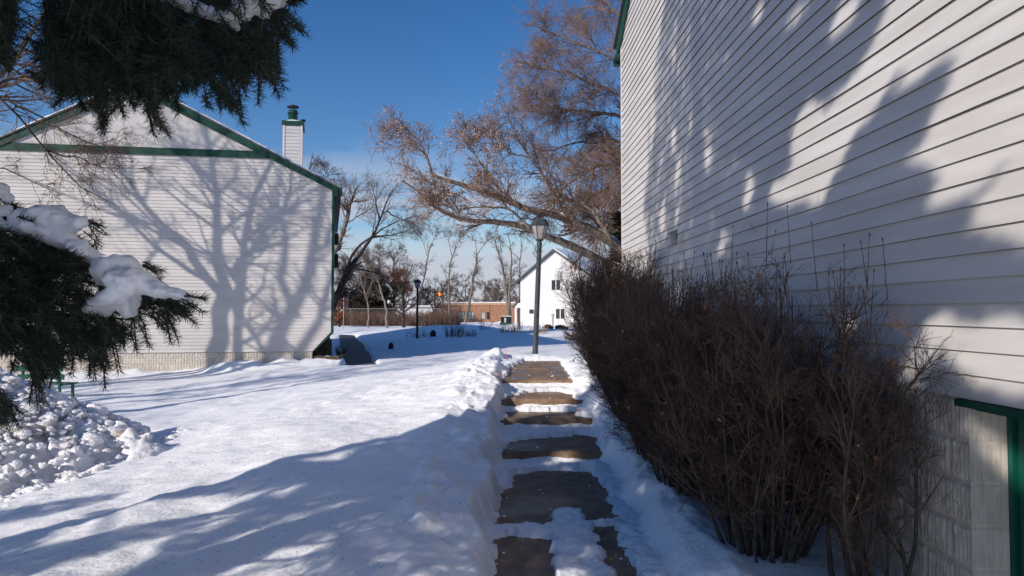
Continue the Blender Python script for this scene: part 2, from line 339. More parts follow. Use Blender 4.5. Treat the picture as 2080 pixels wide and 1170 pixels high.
gx = gridline([(-400, -40, 40, 20), (-40, -12, 3, .5), (-12, -6, .25, .1), (-6, -.75, .06, .045), (-.75, 1.4, .017, .017), (1.4, 3.2, .05, .12), (3.2, 12, .3, .8), (12, 40, 1.5, 4), (40, 400, 20, 40)])
gy = gridline([(-60, 0, 8, .6), (0, 3.2, .3, .1), (3.2, 10.2, .018, .02), (10.2, 14.4, .02, .05), (14.4, 30, .06, .2), (30, 60, .25, .6), (60, 110, .6, 1.2), (110, 700, 10, 60)])
X, Y = np.meshgrid(gx, gy); Z = ground_z(X, Y)
nx_, ny_ = len(gx), len(gy); ii = np.arange(nx_*ny_).reshape(ny_, nx_)
g = MB().add(np.stack([X, Y, Z], -1), np.stack([ii[:-1, :-1], ii[:-1, 1:], ii[1:, 1:], ii[1:, :-1]], -1).reshape(-1, 4))
tag(g.build('snowy_ground', M['snow'], smooth=True), 'snow covered ground sloping away to the left', kind='structure')
def gz(x, y): return float(ground_z(np.array([x]), np.array([y]))[0])
def gzb(x, y): return float(base_z(np.array([x]), np.array([y]))[0])

# the walk with its steps (slabs lie below the snow sheet and show where it is bare)
wk = MB(); ys = [s[0] for s in STEPS]+[PEND]
for i, (y0, zt) in enumerate(STEPS):
    y1 = ys[i+1]; cuts = [y0]
    joints = {0: [3.35, 4.92], 4: [11.9]}.get(i, [])
    for j in joints+[None]:
        b = (j-.006) if j else y1+(.02 if i < 4 else 0)
        a = cuts[-1]
        n = 24; xs = np.linspace(PL, PR, n); prof = []           # worn, rounded nosing
        wob = .010*fbm(xs*6, xs*0+i, 3, 90+i)
        rows = [(a+wob, zt-.30), (a+wob, zt-.022), (a+wob+.010, zt-.006), (a+wob+.026, zt), (np.full(n, b-.008), zt), (np.full(n, b), zt-.010), (np.full(n, b), zt-.3)]
        V = np.concatenate([np.stack([xs, r, np.full(n, z)], -1) for r, z in rows]); k = np.arange(len(rows)*n).reshape(len(rows), n)
        wk.add(V, np.stack([k[:-1, :-1], k[:-1, 1:], k[1:, 1:], k[1:, :-1]], -1).reshape(-1, 4))
        for c in (0, n-1): wk.add([V[r*n+c] for r in range(7)], [tuple(range(7))])
        cuts.append((j+.006) if j else 0)
wk.build('concrete_steps_path', M['concrete'])
tag(bpy.data.objects['concrete_steps_path'], 'concrete walk climbing four low steps between snow banks', kind='structure')
# far walk beside the left house
fw = MB(); yy = np.linspace(22.3, 48, 90); cx = -4.92-.258*(yy-22.4); zz = base_z(cx, yy)-.06
V = np.concatenate([np.stack([cx+o, yy, zz+dz], -1) for o, dz in ((-.62, -.3), (-.62, 0), (.62, 0), (.62, -.3))]); k = np.arange(4*90).reshape(4, 90)
fw.add(V, np.stack([k[:-1, :-1], k[1:, :-1], k[1:, 1:], k[:-1, 1:]], -1).reshape(-1, 4)); fw.add([V[0], V[90], V[180], V[270]], [(0, 1, 2, 3)])
tag(fw.build('cleared_walk', M['asphalt_wet']), 'dark cleared walk running beside the left house', kind='structure')

# ------------------------------------------------------------ houses
EXP = .114
def lap_siding(m, xl, xr, z0, z1, y0=0, e=EXP, t=.013, axis='x', seg=1.2, seed=0, sgn=-1, inset=None):
    """rows of lapped boards; xl(z), xr(z) give the ends; face towards local -Y (axis x) or -X (axis y)"""
    r = np.random.default_rng(seed); z = z0; k = 0
    while z < z1-1e-6:
        zt = min(z+e, z1); zm = (z+zt)/2; a, b = xl(z), xr(z); a2, b2 = xl(zt), xr(zt)
        if b-a < .05: break
        n = max(2, int((b-a)/seg)+1); s = np.linspace(0, 1, n)
        A = a+(b-a)*s; B = a2+(b2-a2)*s; jz = r.normal(0, .0012, n); jt = t+r.normal(0, .0012, n)
        pts = [(B, zt+jz*0+.0, np.full(n, 0.)), (A, z+jz, jt), (A, z+jz+.0005, jt*0-.004)]
        rows = []
        for xx, zz_, dd in pts:
            zz_ = np.broadcast_to(zz_, xx.shape)
            rows.append(np.stack([xx, y0+sgn*dd, zz_], -1) if axis == 'x' else np.stack([y0+sgn*dd, xx, zz_], -1))
        V = np.concatenate(rows); q = np.arange(3*n).reshape(3, n)
        m.add(V, np.stack([q[0, :-1], q[1, :-1], q[1, 1:], q[0, 1:]], -1), 0)
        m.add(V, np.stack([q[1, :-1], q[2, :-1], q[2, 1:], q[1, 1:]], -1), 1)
        z = zt; k += 1
def ribbed_blocks(m, a0, a1, z0, z1, res, axis='x', y0=0, sgn=-1, rib=.029, depth=.012, nz=.010, seed=0, bl=.4, bh=.2, blur=1):
    A = np.arange(a0, a1+res, res); Zs = np.arange(z0, z1+res*.5, res); AA, ZZ = np.meshgrid(A, Zs)
    course = np.floor((z1-ZZ)/bh); sh = (course % 2)*bl/2
    r = np.abs(((AA/rib) % 1)-.5)*2; d = depth*sstep(.15, .5, r)+nz*fbm(AA*30, ZZ*22, 4, 100+seed)+.4*nz*fbm(AA*60, ZZ*60, 2, 120+seed)
    fz = ((z1-ZZ)/bh) % 1; fa = ((AA+sh)/bl) % 1
    mort = np.maximum(1-sstep(.012/bh*.6, .02/bh, np.minimum(fz, 1-fz)), 1-sstep(.008/bl*.6, .014/bl, np.minimum(fa, 1-fa)))
    d = d*(1-mort)-.006*mort
    D = y0+sgn*d
    V = np.stack([AA, D, ZZ], -1) if axis == 'x' else np.stack([D, AA, ZZ], -1)
    q = np.arange(AA.size).reshape(AA.shape); m.add(V, np.stack([q[:-1, :-1], q[:-1, 1:], q[1:, 1:], q[1:, :-1]], -1).reshape(-1, 4))
def clapbox(name, root, x0, x1, y0, y1, z0, z1, mats, e=EXP): pass

# ---- right house (near)
RA = math.atan(.0216)
rh = thing('near_house', (2.24, 0, 0), 'tall pale lap-sided house wall on the right with block base and green trim', 'house', rz=RA)
YE, ZE, ZB = 12.14, 4.81, -.415; YR = 5.9; SL = .52
zr = lambda y: ZE+SL*(YR-abs(y-YR)-(YR-(YE-YR)) if False else 0)
YN = 2*YR-YE
xl = lambda z: YN if z <= ZE else YN+(z-ZE)/SL
xr = lambda z: YE if z <= ZE else YE-(z-ZE)/SL
m = MB(); lap_siding(m, xl, xr, ZB, ZE+SL*(YE-YR), 0, axis='y', seg=.9, seed=3)
# butt joints between boards
jm = m; r_ = np.random.default_rng(5)
for k in range(0, 50):
    z = ZB+k*EXP
    for q in range(2):
        y = r_.uniform(2.2, 11.5)
        if q == 0 and k % 3: continue
        jm.add([(-.0142, y, z+.002), (-.0142, y+.0025, z+.002), (-.0022, y+.0025, z+EXP-.004), (-.0022, y, z+EXP-.004)], [(0, 1, 2, 3)], 1)
w = m.build('wall', [M['siding'], M['gap']], rh)

co = MB(); ZT = ZE+SL*(YE-YR); co.prism([(YN+.01, ZB), (YE-.01, ZB), (YE-.01, ZE), (YR, ZT-.02), (YN+.01, ZE)], 0, 'x', .012, .10); co.box(.012, .10, 3.55, YE-.012, -2.6, ZB-.004); co.box(.32, .40, YN, 3.55, -2.6, ZB+.2)
co.box(.10, 9, YE-.12, YE-.012, -2.6, ZE); co.box(.10, 9, YN, YN+.1, -2.6, ZE)
cc = co.build('wall_core', M['siding'], rh)
cb = MB(); cb.box(-.018, .0, YE-.001, YE+.055, ZB, ZE+.02); cb.box(.0, .09, YE+.0, YE+.018, ZB, ZE); cb.build('corner_board', M['siding'], rh)
fr = MB(); ov = .12
for s_, ya in ((1, YE), (-1, YN)):
    pe = (ya+s_*.32, ZE-SL*.32); pr = (YR, ZT)
    fr.prism([(pe[0], pe[1]-.05), (pe[0], pe[1]+.22), (pr[0], pr[1]+.22), (pr[0], pr[1]-.05)], 0, 'x', -.05, -.016)
fr.box(-.10, .0, YE+.04, YE+.36, ZE-.22, ZE-.165)
fr.build('rake_board', M['green'], rh)
gt = MB(); gt.prism([(YE+.30, ZE-.26), (YE+.44, ZE-.26), (YE+.46, ZE-.10), (YE+.30, ZE-.10)], 0, 'x', -.08, 9); gt.build('gutter', M['green'], rh)
rf = MB()
for s_, ya in ((1, YE), (-1, YN)):
    e0 = (ya+s_*.36, ZE-SL*.36+.225)
    rf.prism([e0, (e0[0], e0[1]+.03), (YR, ZT+.255), (YR, ZT+.225)], 0, 'x', -.10, 9)
roof = rf.build('roof', M['roof'], rh)
sn = MB()
for s_, ya in ((1, YE), (-1, YN)):
    e0 = (ya+s_*.34, ZE-SL*.34+.26); sn.prism([e0, (e0[0], e0[1]+.08), (YR, ZT+.36), (YR, ZT+.26)], 0, 'x', -.06, 9)
sn.build('roof_snow', M['snow_soft'], roof)
# foundation: split faced ribbed block, with a recessed opening near the camera
DY = 3.236
fo = MB(); ribbed_blocks(fo, DY+.0005, 6.2, -2.21, ZB-.004, .0085, 'y', -.004, depth=.007, nz=.009); ribbed_blocks(fo, 6.2, YE, -2.21, ZB-.004, .03, 'y', -.004, seed=4)
fo.build('foundation', M['block'], rh, True)
jb = MB(); A = np.arange(-.016, .30, .006); Zs = np.arange(-2.21, ZB-.046, .006); AA, ZZ = np.meshgrid(A, Zs)
cr = (ZB-ZZ)/.2; gr = np.maximum(1-sstep(.02, .035, np.minimum(cr % 1, 1-cr % 1)), (1-sstep(.03, .09, np.minimum((AA/.045) % 1, 1-(AA/.045) % 1)))*.5)
DD = DY+.004*gr+.0035*fbm(AA*40, ZZ*18, 3, 130); V = np.stack([AA, DD, ZZ], -1); q = np.arange(AA.size).reshape(AA.shape)
jb.add(V, np.stack([q[:-1, :-1], q[:-1, 1:], q[1:, 1:], q[1:, :-1]], -1).reshape(-1, 4))
jb.build('door_jamb', M['block_smooth'], rh, True)
hd = MB(); hd.box(-.030, .012, -.4, 3.32, ZB-.040, ZB-.006); hd.box(.012, .25, -.4, DY-.006, ZB-.052, ZB-.02)
hd.build('door_header', M['green'], rh)
dr = MB(); 
for k in range(0, 60):
    y1 = DY-.03-k*.055
    if y1 < -.3: break
    dr.prism([(.175, y1), (.190, y1-.006), (.190, y1-.018), (.175, y1-.024), (.175, y1-.055), (.21, y1-.055), (.21, y1)], 0, 'z', -2.2, ZB-.06)
door = dr.build('garage_door', M['green_dark'], rh)
df = MB(); df.box(.160, .215, DY-.034, DY-.003, -2.2, ZB-.062); df.build('door_frame', M['green_dark'], door)
ob = MB(); ob.box(-.012, .3, -.44, -.4, -2.6, ZB); ob.build('end_pier', M['block'], rh)
# hooded wall outlet
vt = MB(); zo = .93; yo = 8.52
vt.box(-.075, -.016, yo-.05, yo+.05, zo-.09, zo+.06); vt.prism([(-.095, zo+.055), (-.016, zo+.085), (-.016, zo+.06), (-.095, zo+.035)], 0, 'y', yo-.06, yo+.06)
vt.build('wall_outlet', M['metal_grey'], rh)
hb = MB(); t_ = np.linspace(0, pi, 12); hb.limb([( -.03-.10*sin(a), yo+.06+.26*(a/pi), zo-.02-.07*sin(a)) for a in t_], [.006]*12, 6); hb.build('outlet_cable', M['white'], rh)

# ---- left house
LA = math.atan2(.153, .988)
lh = thing('gabled_house', (-6.13, 23.3, 0), 'cream gabled house with green trim and tree shadows on its blank end wall', 'house', rz=LA)
HW = 6.35; ze, zb, SL2 = 4.18, -1.36, .50; bz = 5.28       # band height
cutz = -.98
xr_ = lambda z: (-.66+(z-zb)*.66/(.95) if z < zb+.38 else 0) if False else (0 if z > zb+.62 else -.62+(z-zb))
xr2 = lambda z: xr_(z) if z <= ze else -(z-ze)/SL2
xl2 = lambda z: -2*HW if z <= ze else -2*HW+(z-ze)/SL2
m = MB(); lap_siding(m, xl2, xr2, zb, bz, 0, seg=4, seed=9, e=EXP, t=.016)
m.build('end_wall', [M['siding_far'], M['gap']], lh)
PK = ze+SL2*HW
gp = MB(); xg = -2*HW+(bz-ze)/SL2; x1 = -(bz-ze)/SL2
n = int((x1-xg)/.2)
for k in range(n):
    a = xg+k*.2; b = a+.199; ta = min(PK, ze+SL2*min(-a, a+2*HW)); tb = min(PK, ze+SL2*min(-b, b+2*HW))
    gp.prism([(a, bz), (b, bz), (b, tb), (a, ta)], 0, 'y', -.008, .03)
gp.build('gable_panel', M['siding_far'], lh)
cr_ = MB(); cr_.prism([(-2*HW+.02, -3), (-1.25, -3), (-1.25, ze-.1), (-.05, ze-.1), (-HW, PK-.05), (-2*HW+.02, ze)], 0, 'y', .05, .12)
cr_.prism([(-1.25, zb+1.25), (-.03, zb+1.25), (-.03, ze), (-1.25, ze)], 0, 'y', .02, .05); cr_.prism([(-1.25, zb), (-.66, zb), (-.03, zb+.64), (-.03, zb+1.25), (-1.25, zb+1.25)], 0, 'y', .02, .05)
cr_.box(-1.33, -1.25, .0, 14, -3, ze+.5); cr_.box(-2*HW+.02, -2*HW+.1, .12, 14, -3, ze)
cr_.box(-2*HW+.1, -1.33, 13.9, 14, -3, ze)
cr_.prism([(-2*HW, ze), (-.4, ze), (-HW, PK-.2)], 0, 'y', 13.9, 14)
cr_.build('side_wall', M['siding_far'], lh)
tr = MB(); tr.prism([(xg-.40, bz-.12), (x1+.40, bz-.12), (x1+.0, bz+.12), (xg-.0, bz+.12)], 0, 'y', -.050, -.018)
tr.build('trim_band', M['green'], lh)
rk = MB(); up = .0
for s_ in (0, 1):
    X_ = (lambda x: x) if s_ == 0 else (lambda x: -2*HW-x)
    a = (.16, ze-.08); t = (-HW, PK)
    rk.prism([(X_(a[0]), a[1]-.06), (X_(a[0]), a[1]+.20), (X_(t[0]), t[1]+.20), (X_(t[0]), t[1]-.10)], 0, 'y', -.085, -.052)
rk.prism([(-.02, ze-.24), (.30, ze-.24), (.30, ze+.05), (.16, ze+.10), (-.02, ze+.1)], 0, 'y', -.05, .0)
rk.build('rake_board', M['green'], lh)
cb = MB(); cb.box(-.10, -.035, -.032, -.017, zb+.62, ze-.05); cbw = cb.build('corner_board', M['siding'], lh)
cg = MB(); cg.box(-.034, .055, -.036, .06, zb+.60, ze-.02); cg.prism([(-.66, zb-.02), (-.60, zb-.02), (.05, zb+.62), (.05, zb+.72), (-.03, zb+.66)], 0, 'y', -.034, .05)
cg.build('corner_trim', M['green'], lh)
gu = MB(); gu.box(.10, .26, -.08, 14, ze-.42, ze-.26); gu.box(.14, .24, -.09, .02, ze-.62, ze-.16); gu.build('gutter', M['metal_black'], lh)
rf = MB()
for s_ in (0, 1):
    X_ = (lambda x: x) if s_ == 0 else (lambda x: -2*HW-x)
    rf.prism([(X_(.28), ze-.03), (X_(.28), ze+.03), (X_(-HW), PK+.26), (X_(-HW), PK+.205)], 0, 'y', -.12, 14.2)
roof = rf.build('roof', M['roof'], lh)
sn = MB()
for s_ in (0, 1):
    X_ = (lambda x: x) if s_ == 0 else (lambda x: -2*HW-x)
    xs = np.linspace(.24, -HW, 34); ys_ = np.array([-.10, -.06, .1, 3, 7, 14]); th = np.array([.0, .06, .09, .10, .1, .1])
    V = []; 
    for x in xs:
        zrf = ze+.04+(PK+.265-ze-.04)*(.24-x)/(HW+.24); h = 1+.5*fbm(np.array([x*1.3]), np.array([2.]), 3, 140+s_)[0]
        for yv, tt in zip(ys_, th): V.append((X_(x), yv, zrf+tt*h*sstep(.26, .05, x) if x > -.0 else zrf+tt*h))
    k = np.arange(len(V)).reshape(34, 6); sn.add(V, np.stack([k[:-1, :-1], k[1:, :-1], k[1:, 1:], k[:-1, 1:]], -1).reshape(-1, 4))
sn.build('roof_snow', M['snow_soft'], roof, True)
fo = MB(); ribbed_blocks(fo, -2*HW, -.66, -2.9, zb-.004, .022, 'x', .02, rib=.085, depth=.007, nz=.009, seed=7)
fo.add([(-.66, .03, -2.9), (-.66, .8, -2.9), (-.66, .8, zb), (-.66, .03, zb)], [(0, 1, 2, 3)])
fo.build('foundation', M['block_smooth'], lh)
# inset side: porch posts, steps timber and hung shutters poking past the corner
for py_ in (.5, 6): ps = MB(); ps.beam((-.12, py_, -1.9), (-.12, py_, ze), .11, .11, (0, 1, 0)); ps.build('porch_post', M['metal_black'], lh)
dk = MB(); dk.box(-1.25, -.05, .3, 11, 1.15, 1.32); dk.box(-1.25, .05, .3, .42, -.3, -.1); dk.build('balcony_floor', M['metal_black'], lh)
rl = MB()
for z_ in (1.45, 2.2): rl.beam((-.06, .3, z_), (-.06, 11, z_), .05, .07)
for k in range(60): rl.beam((-.06, .4+k*.18, 1.32), (-.06, .4+k*.18, 2.2), .03, .03, (0, 1, 0))
rl.build('balcony_rail', M['metal_black'], lh)
st = MB()
for k in range(4): st.box(-1.2, .0, .7+k*.32, 1.0+k*.32, -1.75, -1.55+k*.17)
st.build('porch_step', M['wood'], lh)
for (yy_, z0_, z1_) in ((.6, 2.35, 2.72), (.7, 1.55, 2.0)):
    q = MB(); q.box(-.05, .20, yy_, yy_+.35, z0_, z1_); q.build('flower_box', M['metal_black'], lh)
    q = MB(); q.lathe([(0, .06), (.08, .05), (.13, 0), (.10, -.02)], (.08, yy_+.17, z1_+.02), 12); q.build('flower_box_snow', M['snow_soft'], lh, True)
# chimney
ch = MB(); cx0, cx1, cy0, cy1 = -2.03, -1.25, 5.2, 6.4; c_t = 7.72
lap_siding(ch, lambda z: cx0+.09, lambda z: cx1-.09, ze+.6, c_t, cy0, seg=2, seed=11, e=.145)
ch.box(cx0+.01, cx1-.01, cy0+.012, cy1, ze, c_t)
chim = ch.build('chimney', [M['siding_far'], M['gap']], lh)
q = MB()
for a in (cx0-.01, cx1-.08): q.box(a, a+.09, cy0-.025, cy0+.01, ze+.5, c_t)
q.build('chimney_corner', M['white'], chim)
q = MB(); q.box(cx0-.05, cx1+.05, cy0-.06, cy1+.05, c_t, c_t+.17); q.build('chimney_cap', M['green'], chim)
q = MB(); q.lathe([(0, .10), (.30, .09), (.40, .05), (.46, 0)], ((cx0+cx1)/2, cy0+.42, c_t+.171), 20); q.build('chimney_snow', M['snow_soft'], chim, True)
q = MB(); fc = ((cx0+cx1)/2-.02, cy0+.45, c_t+.17); q.lathe([(.19, 0), (.19, .42), (.23, .43), (.23, .47), (.18, .48), (.18, .56), (0, .56)], fc, 18)
q.build('flue_pipe', M['green'], chim, True)
q = MB(); q.lathe([(.0, .80), (.10, .79), (.245, .73), (.245, .70), (0, .72)], fc, 20)
for a in range(5): t = a*2*pi/5; q.beam((fc[0]+.17*cos(t), fc[1]+.17*sin(t), fc[2]+.5), (fc[0]+.17*cos(t), fc[1]+.17*sin(t), fc[2]+.73), .016, .016, (1, 0, 0))
q.build('flue_cap', M['metal_black'], chim)
q = MB(); q.lathe([(.06, 0), (.06, .28), (.12, .28), (.10, .34), (0, .36)], (cx1-.02, cy0+1.0, c_t+.17), 10); q.build('vent_pipe', M['metal_black'], chim)

for o_ in lh.children_recursive:          # the side runs back at a slightly sharper angle than the end wall
    for vt in o_.data.vertices:
        if vt.co.y > .0: vt.co.x -= .108*vt.co.y
# ---- white house far right
def obox(root, name, mt, *a):
    q = MB(); q.box(*a); return q.build(name, mt, root)
c = at(1057, 663, 75); WZ = c[2]-.1
wh = thing('white_house', (c[0], 75, 0), 'plain white two-storey house with dark roof edge behind the lamp post', 'house', rz=R(-28))
PX, PZ = 4.1, 6.42; EZ = 3.40; XW = 8.6
q = MB(); q.prism([(0, WZ-1), (XW, WZ-1), (XW, EZ+.1), (PX, PZ), (0, EZ)], 0, 'y', 0, 14); q.build('wall', M['white'], wh)
q = MB(); s1 = (PZ-EZ)/PX; s2 = (PZ-EZ)/(XW-PX)
q.prism([(-.55, EZ-.55*s1+.02), (-.55, EZ-.55*s1+.26), (PX, PZ+.27), (PX, PZ+.02)], 0, 'y', -.35, 14.3)
q.prism([(XW+.5, EZ-.5*s2+.02), (XW+.5, EZ-.5*s2+.26), (PX, PZ+.27), (PX, PZ+.02)], 0, 'y', -.35, 14.3)
rr = q.build('roof', M['metal_dark'], wh)
q = MB(); q.prism([(XW+.45, EZ-.45*s2+.27), (XW+.45, EZ-.45*s2+.37), (PX, PZ+.38), (PX, PZ+.28)], 0, 'y', -.22, 14.2); q.prism([(-.5, EZ-.5*s1+.28), (-.5, EZ-.5*s1+.36), (PX-.02, PZ+.36), (PX-.02, PZ+.28)], 0, 'y', .8, 14.2); q.build('roof_snow', M['snow_soft'], rr)
def window(root, x, z, w_, h_, dy=0, mull=True, mt='window', fm='white'):
    q = MB(); q.box(x-.05, x+w_+.05, -.04+dy, -.005+dy, z-.05, z); q.box(x-.05, x+w_+.05, -.04+dy, -.005+dy, z+h_, z+h_+.05)
    q.box(x-.05, x, -.04+dy, -.005+dy, z, z+h_); q.box(x+w_, x+w_+.05, -.04+dy, -.005+dy, z, z+h_)
    if mull: q.box(x+w_/2-.05, x+w_/2+.05, -.035+dy, -.005+dy, z, z+h_)
    f = q.build('window', M[fm], root); q = MB(); q.box(x, x+w_, -.012+dy, -.002+dy, z, z+h_); q.build('pane', M[mt], f)
window(wh, (1118-1057)/F*75/.87, at(0, 590, 75)[2], 1.0, 1.05); window(wh, (1126-1057)/F*75/.87, at(0, 647, 75)[2], 1.0, 1.05)
window(wh, (1075-1057)/F*75/.87, at(0, 637, 75)[2], .55, .45, mull=False)
# side porch
q = MB(); q.prism([(-1.0, .35), (0, 1.5), (0, 1.7), (-1.15, .5)], 0, 'y', .2, 6); q.build('porch_roof', M['metal_dark'], wh)
q = MB(); q.box(-.85, -.62, .3, .5, WZ-1, .8); q.box(-.62, 0, .32, .45, .35, .9); q.build('porch_wall', M['white'], wh)
q = MB(); q.box(-.61, -.005, .6, .7, WZ-1, .4); q.build('porch_opening', M['metal_dark'], wh)
q = MB(); q.box(3.85, 3.95, -.12, -.01, WZ-.2, WZ+1.2); q.box(3.8, 4.0, -.15, -.01, WZ+1.2, WZ+1.5); q.build('gas_meter', M['metal_grey'], wh)

# ---- brick building
c0 = at(885, 655, 118); bb = thing('brick_school', (c0[0], 118, 0), 'long low orange brick building with paired windows behind bare trees', 'building', rz=R(3))
bw = 19; bt = at(960, 615, 118)[2]
q = MB(); q.box(0, bw, 0, 14, -3.2, bt-.35)
for k in range(5): q.box(2.5+k*3.4, 2.56+k*3.4, -.035, .01, -3, bt-.36, 1)
wall = q.build('wall', [M['brick'], M['bark_dark']], bb)
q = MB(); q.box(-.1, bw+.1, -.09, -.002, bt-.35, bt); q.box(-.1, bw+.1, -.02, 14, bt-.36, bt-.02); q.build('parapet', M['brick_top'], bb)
q = MB(); q.box(-.15, bw+.15, -.13, 14.1, bt, bt+.14); q.build('roof_snow', M['snow_soft'], bb)
for a, b_, mt in ((917, 925, 'window_pale'), (932, 943, 'window_pale'), (952, 962, 'window_pale'), (978, 985, 'window_pale'), (989, 993, 'window')):
    x = (a-885)/F*118; window(bb, x, at(0, 648, 118)[2], (b_-a)/F*118, 1.15, mull=(b_-a) > 9, mt=mt, fm='metal_dark')
q = MB(); q.box(13.7, 14.2, -.25, -.01, .2, .42); q.build('wall_lamp', M['white'], bb)
# white storage building beyond fence
c0 = at(690, 650, 140); wb = thing('white_warehouse', (c0[0], 140, 0), 'long low white shed with flat roof beyond the chain-link fence', 'building')
q = MB(); q.box(0, 21, 0, 8, -3.5, .75); q.build('wall', M['white'], wb)
q = MB(); q.box(-.2, 21.2, -.3, 8.2, .75, 1.0); q.build('roof', M['metal_grey'], wb)
q = MB(); q.box(-.2, 21.2, -.3, 8.2, 1.0, 1.15); q.build('roof_snow', M['snow_soft'], wb)
for k in range(4): q = MB(); q.box(2+k*5, 4+k*5, -.05, -.002, -3, -.6); q.build('loading_door', M['metal_grey'], wb)

# ------------------------------------------------------------ lamp posts
def lamp_post(x, y, h, label, lean=0, s=1, mt='metal_dark', hz=None):
    z0 = (hz if hz is not None else gz(x, y))-.15
    t = thing('lamp_post', (x, y, z0), label, 'street lamp', 'lamp posts along the walks'); t.rotation_euler = (0, lean, 0)
    H = h+.15
    q = MB(); q.lathe([(.085*s, 0), (.085*s, .02), (.062*s, .35), (.052*s, H-.62), (.060*s, H-.60), (.060*s, H-.555), (.045*s, H-.54), (.045*s, H-.50)], n=16); q.build('post', M[mt], t, True)
    q = MB(); zb_ = H-.52; q.lathe([(.05*s, 0), (.085*s, .015), (.09*s, .05), (.0, .05)], (0, 0, zb_), 12); 
    n6 = 6
    hd_ = q.build('lantern_base', M[mt], t)
    pn = MB(); cg_ = MB()
    for k in range(n6):
        a0 = k*2*pi/n6; a1 = (k+1)*2*pi/n6; r0, r1 = .095*s, .185*s; zA, zB = zb_+.05, zb_+.34
        P = [(r0*cos(a0), r0*sin(a0), zA), (r0*cos(a1), r0*sin(a1), zA), (r1*cos(a1), r1*sin(a1), zB), (r1*cos(a0), r1*sin(a0), zB)]
        pn.add(P, [(0, 1, 2, 3)]); cg_.beam(P[0], P[3], .014*s, .014*s, (0, 0, 1)); cg_.beam(P[2], P[3], .016*s, .016*s)
    pn.build('lantern_pane', M['glass_lamp'], t); cg_.build('lantern_cage', M[mt], t)
    q = MB(); q.lathe([(.205*s, 0), (.215*s, .02), (.185*s, .07), (.125*s, .13), (.12*s, .145), (.04*s, .16), (.018*s, .185), (0, .19)], (0, 0, zb_+.34), 6)
    cp = q.build('lantern_cap', M[mt], t)
    return t
p1 = at(1086, 720, 15.0)
lamp_post(p1[0], 15.0, 2.08-gz(p1[0], 15)-.02, 'grey-green lamp post with lantern rising behind the top of the steps', lean=R(2.3), s=1.0)
p2 = at(847.5, 687, 36); lamp_post(p2[0], 36, 1.69-gz(p2[0], 36), 'slim black lamp post standing in the shaded snow field', s=1.0, mt='metal_black')
p3 = at(790, 655, 78)
t = thing('globe_lamp', (p3[0], 78, gz(p3[0], 78)-.1), 'short dark post topped by a small white globe by the fence', 'street lamp')
hh = at(790, 618, 78)[2]-t.location[2]
q = MB(); q.lathe([(.09, 0), (.06, .3), (.05, hh)], n=8); q.build('post', M['metal_black'], t)
q = MB(); q.lathe([(0, -.02), (.16, .1), (.22, .26), (.16, .42), (0, .5)], (0, 0, hh), 12); q.build('globe', M['white'], t, True)
# orange signal
p = at(894, 655, 100); t = thing('signal_light', (p[0], 100, gz(p[0], 100)-.1), 'glowing orange signal lamp on a thin brown pole', 'traffic light')
hh = at(894, 592, 100)[2]-t.location[2]
q = MB(); q.lathe([(.10, 0), (.08, hh+.5)], (.35, 0, 0), 8); q.build('pole', M['wood'], t)
q = MB(); q.box(-.32, .28, -.05, .3, hh-.75, hh+.05); q.build('housing', M['metal_black'], t)
q = MB(); q.lathe([(.0, 0), (.28, 0), (.28, .0)], (0, 0, 0), 16); 
for vv in q.v: vv[:] = np.c_[vv[:, 0], np.full(len(vv), -.06), vv[:, 1]+hh-.36]
q.build('lens', M['orange'], t)

# ------------------------------------------------------------ bench
bp = at(98, 806, 16.6); bx, by = bp[0], 16.6; bz_ = gz(bx, by)
t = thing('park_bench', (bx, by, bz_-.08), 'dark green slatted bench half buried beside the snow bank', 'bench', rz=R(172))
for k, (z_, y_) in enumerate(((.82, .26), (.62, .22))):
    q = MB(); q.box(-.62, .62, y_, y_+.03, z_-.06, z_+.06); q.build('back_slat', M['bench'], t)
q = MB()
for k in range(3): q.box(-.62, .62, -.22+k*.14, -.10+k*.14, .43, .46)
q.build('seat', M['bench'], t)
for x_ in (-.48, .48):
    q = MB(); q.beam((x_, -.2, -.15), (x_, -.2, .43), .05, .05, (0, 1, 0)); q.beam((x_, .16, -.15), (x_, .25, .9), .05, .05, (0, 1, 0)); q.beam((x_, -.22, .42), (x_, .2, .42), .04, .04)
    q.build('leg', M['bench'], t)

# ------------------------------------------------------------ tree growth
def rotdir(T, ang, r):
    N = len(T); h = r.normal(size=(N, 3)); h -= T*(h*T).sum(1)[:, None]; h /= np.linalg.norm(h, axis=1)[:, None]+1e-9
    return T*np.cos(ang)[:, None]+h*np.sin(ang)[:, None]
def child(P, Rr, m, t0, t1, ang, ln, rs, r, trop=(0, 0, 0), wander=.12, n=4, rend=.35, rmin=.002, taper=.45, tip=False):
    """m children on each polyline of P; lengths ln (lo,hi) shrink towards the tip by taper"""
    N, k, _ = P.shape; N2 = N*m
    t = r.uniform(t0, t1, (N, m))
    if tip: t[:, 0] = 1.0
    t = t.ravel(); pi_ = np.repeat(np.arange(N), m)
    f = t*(k-1); i = np.minimum(f.astype(int), k-2); fr = (f-i)[:, None]
    A = P[pi_, i]; B = P[pi_, i+1]; st = A*(1-fr)+B*fr; T = B-A; T /= np.linalg.norm(T, axis=1)[:, None]+1e-9
    rr = Rr[pi_, i]*(1-fr[:, 0])+Rr[pi_, i+1]*fr[:, 0]
    D = rotdir(T, r.uniform(ang[0], ang[1], N2), r)
    L = r.uniform(ln[0], ln[1], N2)*(1-taper*t); step = (L/(n-1))[:, None]
    out = np.empty((N2, n, 3)); out[:, 0] = st
    for j in range(1, n):
        D = D+np.array(trop)+r.normal(0, wander, (N2, 3)); D /= np.linalg.norm(D, axis=1)[:, None]
        out[:, j] = out[:, j-1]+D*step
    r0 = np.maximum(rr*rs, rmin)
    return out, r0[:, None]*np.linspace(1, rend, n)[None]
